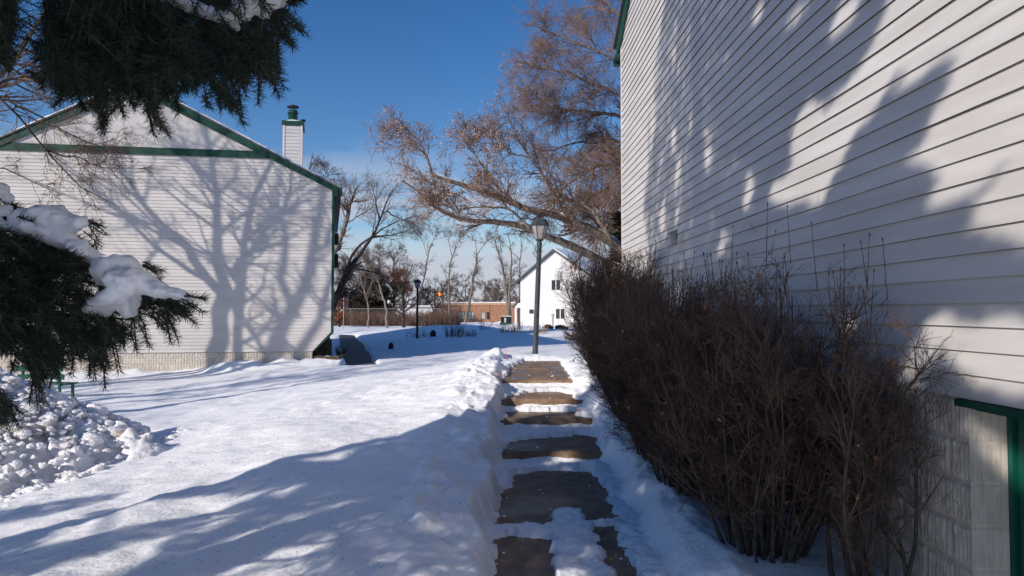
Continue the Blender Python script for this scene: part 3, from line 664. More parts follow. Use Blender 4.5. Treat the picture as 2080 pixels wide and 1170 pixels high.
def resample(pts, n):
    pts = np.asarray(pts, float); s = np.r_[0, np.cumsum(np.linalg.norm(np.diff(pts, axis=0), axis=1))]; s /= s[-1]
    t = np.linspace(0, 1, n); lin = np.stack([np.interp(t, s, pts[:, j]) for j in range(pts.shape[1])], -1)
    for _ in range(max(1, n//10)): lin[1:-1] = (lin[:-2]+2*lin[1:-1]+lin[2:])/4
    return lin
def limbs(L, n, r, wob=.0):
    """L: list of (points, r0, r1) -> P, R with n points each"""
    P = np.stack([resample(p, n) for p, a, b in L]); Rr = np.stack([a+(b-a)*np.linspace(0, 1, n)**.8 for p, a, b in L])
    if wob: 
        w_ = r.normal(0, wob, P.shape); w_[:, 0] = 0; P = P+w_
    return P, Rr
def put_limbs(m, P, Rr, sides=8):
    for p, q in zip(P, Rr): m.limb(p, q, sides)
def rand_tree(base, h, spread, r, trunk_r, lean=(0, 0), fork=.3, nl=9, up=.5, l1=.5, depth=4, twig=.006, dens=1.0, n2=6, n3=6, n4=5, droop=0.0, arch=0):
    """free-standing bare tree -> trunk limbs and twigs"""
    b = np.array(base, float); top = b+np.array([lean[0], lean[1], h])
    tp = resample([b, b+(top-b)*.3+r.normal(0, .01*h, 3)*[1, 1, 0], b+(top-b)*.6+r.normal(0, .02*h, 3)*[1, 1, 0], top], 12)
    T = tp[None]; TR = (trunk_r*(1-np.linspace(0, 1, 12))**.8+trunk_r*.08)[None]; TR[0, 0] *= 1.3
    P1, R1 = child(T, TR, nl, fork, .97, (R(22), R(58)), (h*l1*.6, h*l1), .62, r, (0, 0, .07*up), .10, 7, .25, .01, taper=.55)
    P1[:, 1:, :2] = b[:2]+(P1[:, 1:, :2]-b[:2])*spread
    P2, R2 = child(P1, R1, int(n2*dens), .2, 1, (R(20), R(60)), (h*.10, h*.22), .6, r, (0, 0, .05*up-droop), .14, 5, .3, .006)
    P3, R3 = child(P2, R2, int(n3*dens), .15, 1, (R(20), R(60)), (h*.05, h*.11), .6, r, (0, 0, .03-droop), .16, 4, .4, twig*1.2)
    out = [(T, TR, 8), (P1, R1, 6), (P2, R2, 4), (P3, R3, 3)]
    if depth > 3:
        P4, R4 = child(P3, R3, int(n4*dens), .1, 1, (R(15), R(60)), (h*.022, h*.055), .7, r, (0, 0, -droop), .18, 3, .5, twig)
        out.append((P4, R4, 3))
    return out
def make_tree(name, label, lv, bark, twigm, cat='tree', group=None, base=None):
    t = thing(name, tuple(base if base is not None else lv[0][0][0][0]), label, cat, group)
    m = MB(); put_limbs(m, lv[0][0], lv[0][1], 9)
    if len(lv) > 1: put_limbs(m, lv[1][0], lv[1][1], 6)
    part(m, 'trunk', M[bark], t, True)
    m = MB()
    for P, Rr, s in lv[2:]: m.tubes(P, Rr, s)
    part(m, 'crown', M[twigm], t, True)
    return t
def flakes(pts, size, r, aspect=.6, hang=0):              # leaf quads
    N = len(pts); a = r.normal(size=(N, 3)); a[:, 2] -= hang; a /= np.linalg.norm(a, axis=1)[:, None]
    b = np.cross(a, r.normal(size=(N, 3))); b /= np.linalg.norm(b, axis=1)[:, None]
    s = r.uniform(size[0], size[1], N)[:, None]
    V = np.stack([pts, pts+a*s*.5+b*s*aspect*.5, pts+a*s, pts+a*s*.5-b*s*aspect*.5], 1)
    return V.reshape(-1, 3), np.arange(N*4).reshape(N, 4)

# ---- shadow-casting / half seen bare trees to the left of the lawn
def wall_pt(u, v):                       # point of the left house end wall seen at a pixel
    a = at(u, v, 1.0); n = np.array([sin(LA), -cos(LA), 0]); c = np.array([-6.13, 23.3, 0]); return a*(c.dot(n)/a.dot(n))
def back(u, v, t): return wall_pt(u, v)-LD*t
r = np.random.default_rng(21)
Tb = 6.0
b1 = back(447, 712, Tb)
tb = np.array([b1[0], b1[1], base_z(b1[0], b1[1])-.1])
def bl(L, t0, t1): return np.array([back(u, v, t0+(t1-t0)*i/(len(L)-1)) for i, (u, v) in enumerate(L)])
sp = [(np.vstack([tb, bl([(443, 712), (450, 640), (456, 590)], Tb, Tb)]), .19, .15),
      (np.vstack([tb+[.4, .1, 0], bl([(492, 712), (492, 640), (484, 590), (482, 530), (500, 470), (512, 400), (545, 330), (560, 240)], Tb, Tb-1.5)]), .15, .03),
      (bl([(462, 590), (445, 540), (440, 470), (442, 400), (430, 330), (420, 230), (400, 150)], Tb, Tb+1), .13, .02),
      (bl([(455, 600), (425, 570), (385, 500), (320, 445), (280, 390), (240, 335), (190, 250)], Tb, Tb+1.5), .15, .02),
      (bl([(478, 560), (520, 500), (560, 440), (590, 380), (600, 320)], Tb, Tb-2), .09, .015),
      (bl([(425, 570), (370, 540), (310, 500), (240, 430), (170, 370), (110, 300)], Tb, Tb+2), .10, .015),
      (bl([(442, 400), (400, 350), (350, 290), (330, 200)], Tb+.5, Tb+2.5), .06, .012),
      (bl([(500, 470), (540, 450), (600, 430), (650, 380)], Tb, Tb-1.5), .06, .012)]
P1, R1 = limbs(sp, 10, r, .05)
P2, R2 = child(P1[1:], R1[1:], 17, .25, 1, (R(25), R(60)), (1.2, 3.2), .6, r, (0, 0, .05), .12, 6, .25, .012)
P3, R3 = child(P2, R2, 7, .15, 1, (R(25), R(60)), (.5, 1.2), .6, r, (0, 0, .02), .15, 4, .4, .007)
P4, R4 = child(P3, R3, 4, .1, 1, (R(20), R(60)), (.2, .5), .7, r, (0, 0, 0), .18, 3, .5, .005)
make_tree('shade_tree', 'many-limbed bare tree left of the lawn shading the cream gable wall', [(P1, R1, 8), (P2[:0], R2[:0], 6), (P2, R2, 5), (P3, R3, 4), (P4, R4, 3)], 'bark_grey', 'twig', base=tb)
# second one: thick leaning stems whose shadow falls on the right part of the wall
Tc = 9.0; b2 = back(545, 712, Tc); tb2 = np.array([b2[0], b2[1], base_z(b2[0], b2[1])-.1])
sp = [(np.vstack([tb2, bl([(540, 712), (575, 665), (612, 615), (632, 560), (640, 490), (648, 400), (660, 300)], Tc, Tc)]), .26, .05),
      (bl([(600, 640), (560, 560), (590, 480), (560, 400), (575, 300)], Tc, Tc+1), .12, .02),
      (bl([(632, 560), (655, 500), (690, 430), (720, 380)], Tc, Tc-1), .1, .02),
      (np.vstack([tb2+[.3, 0, 0], bl([(600, 712), (640, 640), (665, 600), (700, 520)], Tc, Tc)]), .2, .05)]
P1, R1 = limbs(sp, 10, r, .05)
P2, R2 = child(P1, R1, 10, .4, 1, (R(25), R(60)), (1.2, 2.6), .6, r, (0, 0, .05), .12, 6, .25, .012)
P3, R3 = child(P2, R2, 7, .15, 1, (R(25), R(60)), (.5, 1.2), .6, r, (0, 0, .02), .15, 4, .4, .007)
make_tree('leaning_tree', 'bare tree with two leaning stems farther left of the lawn', [(P1, R1, 8), (P2[:0], R2[:0], 6), (P2, R2, 5), (P3, R3, 3)], 'bark_grey', 'twig', base=tb2)
# third: drooping reddish twigs that reach into the frame at the upper left
r = np.random.default_rng(33)
tb3 = np.array([-11.6, 10.6, base_z(-11.6, 10.6)-.1])
def dl(L, y0, y1): return np.array([at(u, v, y0+(y1-y0)*i/(len(L)-1)) for i, (u, v) in enumerate(L)])
sp = [(np.vstack([tb3, tb3+[0, .1, 2.6], tb3+[.3, .2, 4.2]]), .20, .14),
      (np.vstack([tb3+[.3, .2, 4.2], dl([(-120, 120), (-20, 170), (30, 215), (65, 270), (90, 305), (130, 350), (170, 400), (240, 425)], 11.2, 12.0)]), .055, .004),
      (np.vstack([tb3+[.3, .2, 4.0], dl([(-150, 330), (-60, 330), (20, 345), (70, 370), (120, 395)], 11, 11.6)]), .04, .004),
      (np.vstack([tb3+[.3, .2, 4.2], dl([(-160, -60), (-40, -10), (30, 30), (90, 60), (150, 120)], 11.2, 12)]), .05, .004),
      (dl([(-20, 170), (60, 155), (110, 150), (150, 165)], 11.4, 11.9), .035, .006),
      (dl([(30, 215), (90, 240), (150, 275), (215, 310)], 11.5, 12), .02, .005),
      (dl([(90, 305), (150, 320), (195, 335), (215, 318)], 11.7, 12.1), .02, .004)]
P1, R1 = limbs(sp, 10, r, .02)
P2, R2 = child(P1[1:], R1[1:], 16, .2, 1, (R(25), R(60)), (.5, 1.5), .55, r, (0, 0, -.04), .15, 6, .3, .005)
P3, R3 = child(P2, R2, 6, .15, 1, (R(25), R(65)), (.25, .6), .6, r, (0, 0, -.04), .2, 4, .4, .0042)
P4, R4 = child(P3, R3, 4, .1, 1, (R(20), R(60)), (.08, .22), .7, r, (0, 0, -.05), .2, 3, .5, .0035)
tt = make_tree('rust_twig_tree', 'bare tree with fine drooping reddish twigs reaching in at the upper left', [(P1, R1, 8), (P2[:0], R2[:0], 6), (P2, R2, 4), (P3, R3, 3), (P4, R4, 3)], 'bark_dark', 'twig', base=tb3)
ep = P4[r.random(len(P4)) < .10][:, -1]; u_, v_ = proj(ep); ep = ep[(v_ > 280)]
q = MB(); q.add(*flakes(ep, (.04, .09), r, .35, 1)); lf = part(q, 'dead_leaves', M['leaf'], tt); lf['kind'] = 'stuff'

r = np.random.default_rng(35); lv = rand_tree((-18.0, 8.2, base_z(-18.0, 8.2)-.1), 9.5, 1.7, r, .2, fork=.2, nl=16, l1=.6, n2=8, n3=6, n4=3, twig=.009)
make_tree('lawn_tree', 'wide bare tree beyond the left edge throwing branch shadows over the lawn', lv, 'bark_grey', 'twig')
# ---- snow-laden maple whose long limbs come out from behind the near house
r = np.random.default_rng(44)
tm = np.array([4.6, 20.0, base_z(4.6, 20)-.1])
ml = [(np.vstack([tm, tm+[-.1, -.1, 1.6], at(1290, 520, 19.6)]), .38, .26),
      (dl([(1290, 522), (1262, 507), (1240, 488), (1215, 472), (1185, 462), (1150, 445), (1120, 432), (1090, 428), (1058, 425), (1035, 410), (1010, 398), (985, 388), (950, 378), (905, 365), (878, 357)], 19.4, 17.2), .20, .055),
      (dl([(1290, 560), (1245, 545), (1215, 525), (1195, 512), (1172, 500), (1140, 494), (1110, 478), (1075, 462), (1045, 458), (1010, 450), (975, 447), (942, 455), (915, 440), (882, 427), (868, 412), (862, 395), (838, 375), (815, 368)], 19.2, 17.0), .19, .03),
      (dl([(878, 357), (874, 335), (866, 315), (848, 300), (822, 288), (806, 262)], 17.2, 16.9), .05, .008),
      (dl([(1058, 425), (1035, 400), (1005, 375), (985, 345), (968, 318), (950, 300), (935, 270)], 17.9, 17.4), .06, .01),
      (dl([(1185, 462), (1160, 440), (1140, 420), (1125, 395), (1100, 350), (1080, 320), (1055, 290), (1040, 262), (1030, 230), (1020, 190)], 18.4, 17.4), .08, .008),
      (dl([(1240, 488), (1225, 462), (1210, 435), (1190, 418), (1165, 408), (1135, 397), (1120, 405), (1122, 425), (1150, 440)], 18.8, 18.0), .09, .03),
      (dl([(1080, 320), (1040, 312), (1010, 300), (990, 275)], 17.7, 17.3), .03, .006),
      (dl([(1035, 425), (1000, 420), (960, 420), (930, 430), (900, 415), (880, 390)], 17.8, 17.2), .04, .008),
      (dl([(1075, 462), (1050, 440), (1020, 410), (990, 372)], 17.7, 17.2), .05, .02),
      (dl([(1262, 507), (1230, 470), (1220, 440), (1245, 400), (1240, 350)], 19, 18.4), .06, .01),
      (dl([(905, 365), (880, 372), (860, 365), (845, 362)], 17.2, 17.0), .03, .006)]
P1, R1 = limbs(ml, 16, r, .012); R1 = R1*.84
P2, R2 = child(P1[1:], R1[1:], 10, .15, 1, (R(30), R(65)), (.5, 1.7), .45, r, (-.02, 0, .03), .16, 6, .3, .009)
P2b, R2b = child(P1[3:10], R1[3:10], 12, .3, 1, (R(20), R(60)), (.4, 1.3), .5, r, (-.03, 0, .05), .16, 6, .3, .008)
P2 = np.concatenate([P2, P2b]); R2 = np.concatenate([R2, R2b])
P3, R3 = child(P2, R2, 7, .15, 1, (R(25), R(65)), (.25, .75), .6, r, (0, 0, -.02), .2, 4, .4, .006)
P4, R4 = child(P3, R3, 6, .1, 1, (R(20), R(60)), (.12, .32), .7, r, (0, 0, -.06), .2, 3, .5, .005)
mt_ = make_tree('maple_tree', 'spreading maple with snow-topped limbs and tan seed clusters behind the near house', [(P1, R1, 10), (P2[:0], R2[:0], 6), (P2, R2, 5), (P3, R3, 3), (P4, R4, 3)], 'bark', 'twig_elm', base=tm)
sm_ = r.random(len(P4)); ep = P4[:, -1]; uu, vv = proj(ep)
den = np.clip(.55*np.exp(-((uu-850)/110)**2)+.5*np.exp(-((uu-960)/80)**2-((vv-320)/80)**2)+.25, 0, 1)
sd = ep[(sm_ < den*.6) & (uu < 1180)]
sd = np.concatenate([sd+r.normal(0, .035, sd.shape)-[0, 0, .03] for _ in range(4)])
q = MB(); q.add(*flakes(sd, (.03, .06), r, .3, 1.6)); lf = part(q, 'seed_clusters', M['seed'], mt_); lf['kind'] = 'stuff'
q = MB()
for k in (1, 2, 6, 8, 4, 5):
    p = P1[k]; rad = R1[k]; T = np.gradient(p, axis=0); T /= np.linalg.norm(T, axis=1)[:, None]
    pp = resample(p, 60); rr = np.interp(np.linspace(0, 1, 60), np.linspace(0, 1, len(rad)), rad); T = np.gradient(pp, axis=0); T /= np.linalg.norm(T, axis=1)[:, None]
    flat = sstep(.85, .45, np.abs(T[:, 2])); nn_ = .6+.9*fbm(np.arange(60)*.35, np.zeros(60)+k, 3, 150+k)
    sr = np.maximum(rr*.62+.012, .02)*np.clip(nn_, .15, 1.2)*flat
    a = 0
    while a < 60:                                     # separate runs of snow
        if sr[a] < .012: a += 1; continue
        b = a
        while b < 59 and sr[b+1] >= .012: b += 1
        if b-a >= 3:
            seg = sr[a:b+1].copy(); seg[0] *= .2; seg[-1] *= .2
            q.limb(pp[a:b+1]+np.c_[np.zeros(b-a+1), np.full(b-a+1, -.01), rr[a:b+1]*.80+seg*.25], seg, 8, .75)
        a = b+1
part(q, 'limb_snow', M['snow_soft'], mt_, True)

# ---- dense fine-twigged elm behind
r = np.random.default_rng(55)
te = np.array([8.3, 31.0, -1.5])
el = [(np.vstack([te, te+[-.2, 0, 3.5], te+[-.3, 0, 6.5]]), .5, .35)]
for L in ([(1400, 420), (1330, 330), (1265, 285), (1215, 282), (1170, 295), (1120, 300)], [(1400, 380), (1320, 240), (1260, 190), (1190, 165), (1130, 145), (1085, 130)], [(1400, 300), (1330, 150), (1280, 60), (1230, 0), (1180, -60)],
          [(1400, 250), (1360, 100), (1330, 0), (1300, -120)], [(1390, 430), (1300, 340), (1240, 330), (1205, 335), (1160, 370), (1130, 400)], [(1390, 400), (1320, 280), (1270, 235), (1200, 225), (1130, 225), (1075, 215)],
          [(1400, 320), (1310, 180), (1250, 110), (1190, 90), (1140, 70), (1100, 60)], [(1400, 280), (1320, 110), (1270, 20), (1210, 10), (1170, 20)], [(1390, 440), (1310, 400), (1270, 400), (1240, 420), (1225, 470)], [(1400, 300), (1460, 150), (1500, 0)], [(1380, 400), (1330, 350), (1280, 330), (1230, 380), (1200, 410)]):
    ya = 31+r.uniform(-1, 1); yb = 31+r.uniform(-3.5, 3.5)
    el.append((np.vstack([te+[-.3, 0, 5.5], dl(L, ya, yb)]), .17, .03))
P1, R1 = limbs(el, 14, r, .06)
P2, R2 = child(P1[1:], R1[1:], 24, .25, 1, (R(20), R(65)), (1.2, 3.4), .45, r, (-.02, 0, .0), .12, 7, .25, .014)
P3, R3 = child(P2, R2, 14, .1, 1, (R(25), R(65)), (.7, 1.8), .55, r, (0, 0, -.04), .14, 5, .35, .010)
P4, R4 = child(P3, R3, 9, .1, 1, (R(20), R(60)), (.3, .9), .7, r, (0, 0, -.08), .16, 4, .5, .0075)
make_tree('elm_tree', 'tall dense fine-twigged brown tree overlapping the near house roofline', [(P1, R1, 10), (P2[:0], R2[:0], 6), (P2, R2, 4), (P3, R3, 3), (P4, R4, 3)], 'bark_grey', 'twig_elm', base=te)

# ---- trees in the middle distance
def pxtree(name, label, L, seed, bark, twig, y, n2=12, l2=(1.2, 3), n3=7, l3=(.6, 1.4), n4=5, l4=(.3, .7), up=.04, tw=.01, group=None, a2=(25, 60), t0=.2):
    r = np.random.default_rng(seed); tr = []
    for pts, r0, r1 in L:
        if group: r0, r1 = r0*.72, r1*.8
        tr.append((dl(pts, y, y+r.uniform(-1, 1)), r0, r1))
    b = tr[0][0][0]; g0 = base_z(b[0], b[1])-.1
    if abs(b[2]-g0) > .02: tr[0] = (np.vstack([[b[0], b[1], g0], tr[0][0]]), tr[0][1], tr[0][2])
    P1, R1 = limbs(tr, 12, r, .02*y/40)
    P2, R2 = child(P1, R1, n2, t0, 1, (R(a2[0]), R(a2[1])), l2, .5, r, (0, 0, up), .12, 6, .25, tw*1.6)
    P3, R3 = child(P2, R2, n3, .15, 1, (R(20), R(60)), l3, .6, r, (0, 0, up), .15, 4, .35, tw*1.2)
    P4, R4 = child(P3, R3, n4, .1, 1, (R(20), R(55)), l4, .7, r, (0, 0, 0), .15, 3, .5, tw)
    return make_tree(name, label, [(P1, R1, 8), (P2[:0], R2[:0], 6), (P2, R2, 4), (P3, R3, 3), (P4, R4, 3)], bark, twig, group=group, base=np.array([tr[0][0][0][0], tr[0][0][0][1], g0])), P4
BG = 'bare trees in the background'
pxtree('leaning_elm', 'big dark leaning tree with wide fork emerging past the left house corner',
  [([(655, 660), (672, 632), (690, 590), (706, 552), (712, 540)], .25, .19), ([(712, 540), (740, 505), (757, 480), (772, 448), (785, 410), (798, 385), (808, 372)], .14, .02), ([(708, 548), (708, 528), (722, 505), (745, 490), (768, 470), (800, 452), (835, 440)], .11, .015),
   ([(772, 448), (765, 420), (760, 395), (756, 375)], .07, .012), ([(712, 545), (735, 548), (765, 555), (800, 570), (820, 580)], .05, .012), ([(757, 480), (800, 478), (840, 462)], .06, .01), ([(785, 430), (815, 445), (845, 455)], .05, .01)], 61, 'bark_dark', 'twig', 42, n2=10, t0=.3, l2=(.8, 2.2), n3=6, n4=4, tw=.007)
pxtree('back_elm', 'grey tree with upswept fork rising behind the left house gutter',
  [([(640, 620), (655, 560), (680, 510), (695, 480), (703, 450), (708, 428)], .3, .14), ([(708, 428), (718, 400), (725, 382), (732, 370)], .1, .02), ([(704, 455), (725, 440), (745, 430)], .06, .015), ([(700, 440), (690, 410), (678, 390)], .06, .015), ([(708, 428), (700, 400), (690, 385)], .06, .015)], 62, 'bark_grey', 'twig', 48, n2=9, l2=(1, 2.2), n3=6, n4=4, tw=.008)
pxtree('roof_peeking_tree', 'twiggy tree tops showing just above the left house roof slope', [([(600, 640), (610, 450), (625, 360), (636, 310)], .3, .03), ([(612, 440), (650, 370), (665, 345)], .15, .02)], 63, 'bark_grey', 'twig_dark', 52, n2=10, l2=(1.2, 2.4), t0=.5, tw=.012)
thin = [('slender pale tree right of the oak, second from the fence corner', [([(845, 655), (851, 600), (862, 560), (868, 520), (876, 495)], .22, .08), ([(870, 515), (880, 490), (888, 470)], .08, .02), ([(868, 520), (858, 490), (850, 478)], .07, .02)], 85),
        ('thin grey tree in front of the left brick windows', [([(914, 655), (912, 600), (911, 560), (918, 520), (925, 500)], .22, .08), ([(918, 520), (913, 495), (908, 470)], .08, .02), ([(925, 505), (935, 480)], .06, .02)], 84),
        ('leaning pale tree across the middle of the brick building', [([(944, 655), (952, 620), (960, 580), (966, 540), (970, 515)], .30, .12), ([(970, 515), (985, 495), (998, 478)], .10, .02), ([(968, 520), (966, 490), (962, 465)], .09, .02), ([(960, 575), (958, 565), (966, 560)], .12, .05)], 84),
        ('two-stemmed grey tree at the right end of the brick building', [([(1034, 655), (1030, 600), (1022, 550), (1012, 510), (1004, 485)], .34, .08), ([(1036, 655), (1034, 600), (1038, 550), (1040, 515), (1032, 480)], .30, .06), ([(1030, 585), (1020, 530), (1014, 480)], .12, .03)], 82),
        ('tall grey tree rising behind the white house eave', [([(1058, 640), (1055, 570), (1056, 530), (1060, 495), (1055, 465)], .24, .06), ([(1056, 530), (1035, 505), (1015, 488), (1000, 480)], .10, .03), ([(1060, 500), (1068, 475)], .07, .02)], 95),
        ('spreading tree behind the white house ridge and the lamp', [([(1095, 640), (1092, 560), (1090, 520), (1094, 495)], .25, .08), ([(1092, 515), (1080, 490), (1078, 470)], .08, .02), ([(1092, 515), (1110, 490), (1125, 470)], .08, .02), ([(1150, 640), (1140, 540), (1150, 500), (1170, 470)], .2, .04)], 95),
        ('forked pale tree beside the slim black lamp', [([(820, 655), (818, 610), (815, 590), (806, 575), (798, 560)], .28, .1), ([(816, 592), (822, 575), (832, 555), (838, 535)], .14, .03)], 70),
        ('pale crooked tree in front of the dark conifer', [([(786, 655), (785, 620), (776, 595), (768, 570), (757, 555)], .20, .09), ([(757, 555), (745, 540), (738, 520)], .07, .02)], 66),
        ('thin crooked tree left of the dark conifer', [([(748, 655), (748, 625), (742, 598), (735, 580), (730, 550)], .16, .06), ([(742, 598), (755, 575), (760, 550)], .07, .02)], 66),
        ('small round black-limbed tree left of the brick building', [([(884, 655), (883, 640), (882, 632)], .24, .2), ([(882, 632), (872, 615), (862, 598), (856, 585)], .12, .03), ([(883, 632), (884, 610), (885, 590), (884, 572)], .12, .03), ([(884, 632), (895, 612), (905, 598), (912, 588)], .12, .03), ([(875, 620), (868, 595), (870, 575)], .08, .02), ([(890, 620), (896, 595), (898, 578)], .08, .02)], 88)]
for k, (lab, L, y) in enumerate(thin):
    dark = 'black' in lab
    pxtree('bare_tree', lab, L, 70+k, 'bark_dark' if dark else 'bark_grey', 'twig_dark' if dark else 'twig_grey', y, n2=9, l2=(.8, 2.4), n3=6, l3=(.5, 1.2), n4=4, l4=(.25, .6), up=.07, tw=.012, group=BG, t0=.45 if not dark else .2)
# round-headed trees behind
back_l = [(945, 612, 575, 130, 'wide pale twiggy tree behind the brick roof', 'twig_grey'), (985, 612, 578, 128, 'rounded grey tree behind the brick roof centre', 'twig_grey'), (1030, 612, 577, 150, 'broad brown dome-shaped tree left of the white house', 'twig'), (1005, 615, 585, 155, 'low brown tree touching the dome-shaped tree', 'twig'),
          (905, 630, 575, 130, 'brown tree at the left end of the brick roof', 'twig'), (860, 640, 595, 150, 'low tangled brown tree behind the small black-limbed tree', 'twig'), (700, 650, 545, 100, 'bushy grey tree by the left house corner', 'twig_dark'), (730, 650, 535, 105, 'tall twiggy grey tree between left house and conifer', 'twig_grey'),
          (770, 640, 520, 108, 'high twiggy crown above the dark conifer', 'twig_grey'), (820, 650, 560, 112, 'hazy twiggy tree behind the slim black lamp', 'twig_grey')]
for k, (u, vb, vt_, y, lab, tw) in enumerate(back_l):
    r = np.random.default_rng(200+k); b = at(u, vb, y); b[2] = base_z(b[0], b[1])-.2; h = at(u, vt_, y)[2]-b[2]
    lv = rand_tree(b, h, 1.25, r, .22, fork=.15, nl=18, l1=.75, n2=9, n3=7, n4=4, twig=.016, up=.3)
    make_tree('bare_tree', lab, lv, 'bark_grey', tw, group=BG)
# rust-leaved oak
r = np.random.default_rng(91); b = at(800, 655, 84); b[2] = base_z(b[0], b[1])-.1; h = at(800, 512, 84)[2]-b[2]
lv = rand_tree(b, h, 1.0, r, .22, fork=.12, nl=20, l1=.42, n2=6, n3=5, n4=3, twig=.012)
ot = make_tree('oak_tree', 'oak still holding rust-red dead leaves right of the conifer', lv, 'bark_dark', 'twig_dark')
P4 = lv[-1][0][:, -1]; u_, v_ = proj(P4); P4 = P4[(r.random(len(P4)) < .75) & (v_ > 535+15*r.normal(size=len(P4)))]; P4 = np.concatenate([P4+r.normal(0, .10, P4.shape) for _ in range(4)])
q = MB(); q.add(*flakes(P4, (.10, .2), r, .6, .4)); lf = part(q, 'dead_leaves', M['leaf_oak'], ot); lf['kind'] = 'stuff'
# rusty shrub tree at the left house corner
r = np.random.default_rng(92); b = at(690, 655, 70); b[2] = base_z(b[0], b[1])-.1; h = at(690, 598, 70)[2]-b[2]
lv = rand_tree(b, h, 1.0, r, .1, fork=.1, nl=12, l1=.5, n2=6, n3=5, n4=3, twig=.012)
ot = make_tree('oak_sapling', 'small rust-leaved sapling beside the left house corner', lv, 'bark_dark', 'twig_dark')
P4 = lv[-1][0][:, -1]; P4 = P4[r.random(len(P4)) < .5]; q = MB(); q.add(*flakes(np.concatenate([P4+r.normal(0, .08, P4.shape) for _ in range(3)]), (.10, .2), r, .6, .4)); lf = part(q, 'dead_leaves', M['leaf_oak'], ot); lf['kind'] = 'stuff'
# dark conifer
def conifer(u, vb, vt_, y, wpx, label, seed, n=5200):
    r = np.random.default_rng(seed); b = at(u, vb, y); b[2] = base_z(b[0], b[1])-.1; h = at(u, vt_, y)[2]-b[2]; Rm = wpx/F*y/2
    t = thing('conifer', tuple(b), label, 'tree'); q = MB(); q.limb([b, b+[0, 0, h*.95]], [.16, .02], 8); part(q, 'trunk', M['bark_dark'], t, True)
    zz = r.random(n)**1.15; rad = Rm*(1-zz)**.6*np.sqrt(r.random(n))*(1+.18*np.sin(zz*40)); th = r.uniform(0, 2*pi, n)
    p = np.stack([b[0]+rad*np.cos(th), b[1]+rad*np.sin(th), b[2]+.2+zz*h*.97-rad*.22], -1)
    p += r.normal(0, .05, p.shape); D = np.stack([np.cos(th), np.sin(th), np.full(n, -.25)], -1); D = D+r.normal(0, .35, D.shape); D /= np.linalg.norm(D, axis=1)[:, None]
    L = r.uniform(.25, .6, n)[:, None]; s_ = np.cross(D, r.normal(size=D.shape)); s_ /= np.linalg.norm(s_, axis=1)[:, None]
    V = np.stack([p, p+D*L*.4+s_*.07, p+D*L, p+D*L*.4-s_*.07], 1).reshape(-1, 3); q = MB(); q.add(V, np.arange(4*n).reshape(n, 4)); part(q, 'crown', M['needle_far'], t)
conifer(757, 655, 545, 81, 100, 'large dark olive conifer behind the fence', 93, 34000)
conifer(1266, 560, 436, 24.5, 28, 'evergreen half hidden behind the near house corner', 94, 2600)
conifer(722, 655, 592, 88, 60, 'smaller brownish conifer left of the large dark one', 95, 4000)

# far off woods: one band nobody could count
r = np.random.default_rng(99); m = MB()
for row, (yb_, n_) in enumerate(((190, 420), (240, 420))):
    bx_ = r.uniform(-150, 150, n_); by_ = yb_+r.uniform(-12, 12, n_); hh_ = r.uniform(4.0, 7.5, n_)+1.5*fbm(bx_*.05, by_*0, 2, 170)*2
    b = np.stack([bx_, by_, np.full(n_, -2.3)], -1); tp = b+np.stack([r.normal(0, .4, n_), r.normal(0, .4, n_), hh_*.8], -1)
    P0 = np.stack([b*(1-k)+tp*k for k in np.linspace(0, 1, 5)], 1); R0 = np.tile(np.linspace(.14, .04, 5), (n_, 1))
    P2, R2 = child(P0, R0, 14, .15, 1, (R(20), R(60)), (1.5, 3.4), .6, r, (0, 0, .06), .12, 4, .3, .04)
    P3, R3 = child(P2, R2, 7, .15, 1, (R(20), R(60)), (.7, 1.6), .6, r, (0, 0, .03), .15, 3, .4, .026)
    m.tubes(P0, R0, 4).tubes(P2, R2, 3).tubes(P3, R3, 3)
tag(m.build('distant_woods', M['twig_grey']), 'far band of bare woods along the horizon', 'woods', kind='stuff')
# brush along the fence
r = np.random.default_rng(101); m = MB(); n_ = 3600
bx_ = r.uniform(-28, -6, n_); by_ = 77+r.normal(0, 1.6, n_); b = np.stack([bx_, by_, base_z(bx_, by_)], -1)
D = r.normal(0, .3, (n_, 3)); D[:, 2] = 1; D /= np.linalg.norm(D, axis=1)[:, None]; hh_ = r.uniform(.5, 1.8, n_)[:, None]
P0 = np.stack([b+D*hh_*k for k in (0, .35, .7, 1)], 1); R0 = np.tile(np.array([.016, .014, .011, .008]), (n_, 1))
P2, R2 = child(P0, R0, 6, .1, 1, (R(20), R(60)), (.3, .8), .7, r, (0, 0, .05), .15, 3, .5, .010)
m.tubes(P0, R0, 3).tubes(P2, R2, 3)
tag(m.build('roadside_brush', M['twig']), 'tangled brown brush growing along the chain-link fence', 'brush', kind='stuff')

# ------------------------------------------------------------ fence
fz0 = at(700, 656, 78)
t = thing('chain_link_fence', (-20, 78, -1.7), 'grey chain-link fence with posts along the far road', 'fence')
q = MB(); x0_, x1_ = -20.5, -8.2; ztop = at(700, 627, 78)[2]
for z_ in (ztop,): q.beam((x0_, 78, z_), (x1_, 78, z_), .05, .05)
part(q, 'top_rail', M['metal_grey'], t)
x = x0_
while x < x1_+.1:
    q = MB(); q.beam((x, 78, -1.9), (x, 78, ztop+.05), .07, .07, (0, 1, 0)); part(q, 'post', M['metal_grey'], t); x += 2.05
q = MB(); hgt = ztop+1.75; a = np.arange(x0_-hgt, x1_, .16)
for x in a:
    for s_ in (1, -1):
        xa, xb = (x, x+hgt) if s_ > 0 else (x+hgt, x); lo = max(min(xa, xb), x0_); hi = min(max(xa, xb), x1_)
        if hi-lo < .05: continue
        f = lambda xx: -1.75+hgt*(xx-xa)/(xb-xa)
        q.beam((lo, 78.0+.01*s_, f(lo)), (hi, 78.0+.01*s_, f(hi)), .006, .006)
part(q, 'mesh_panel', M['metal_grey'], t)

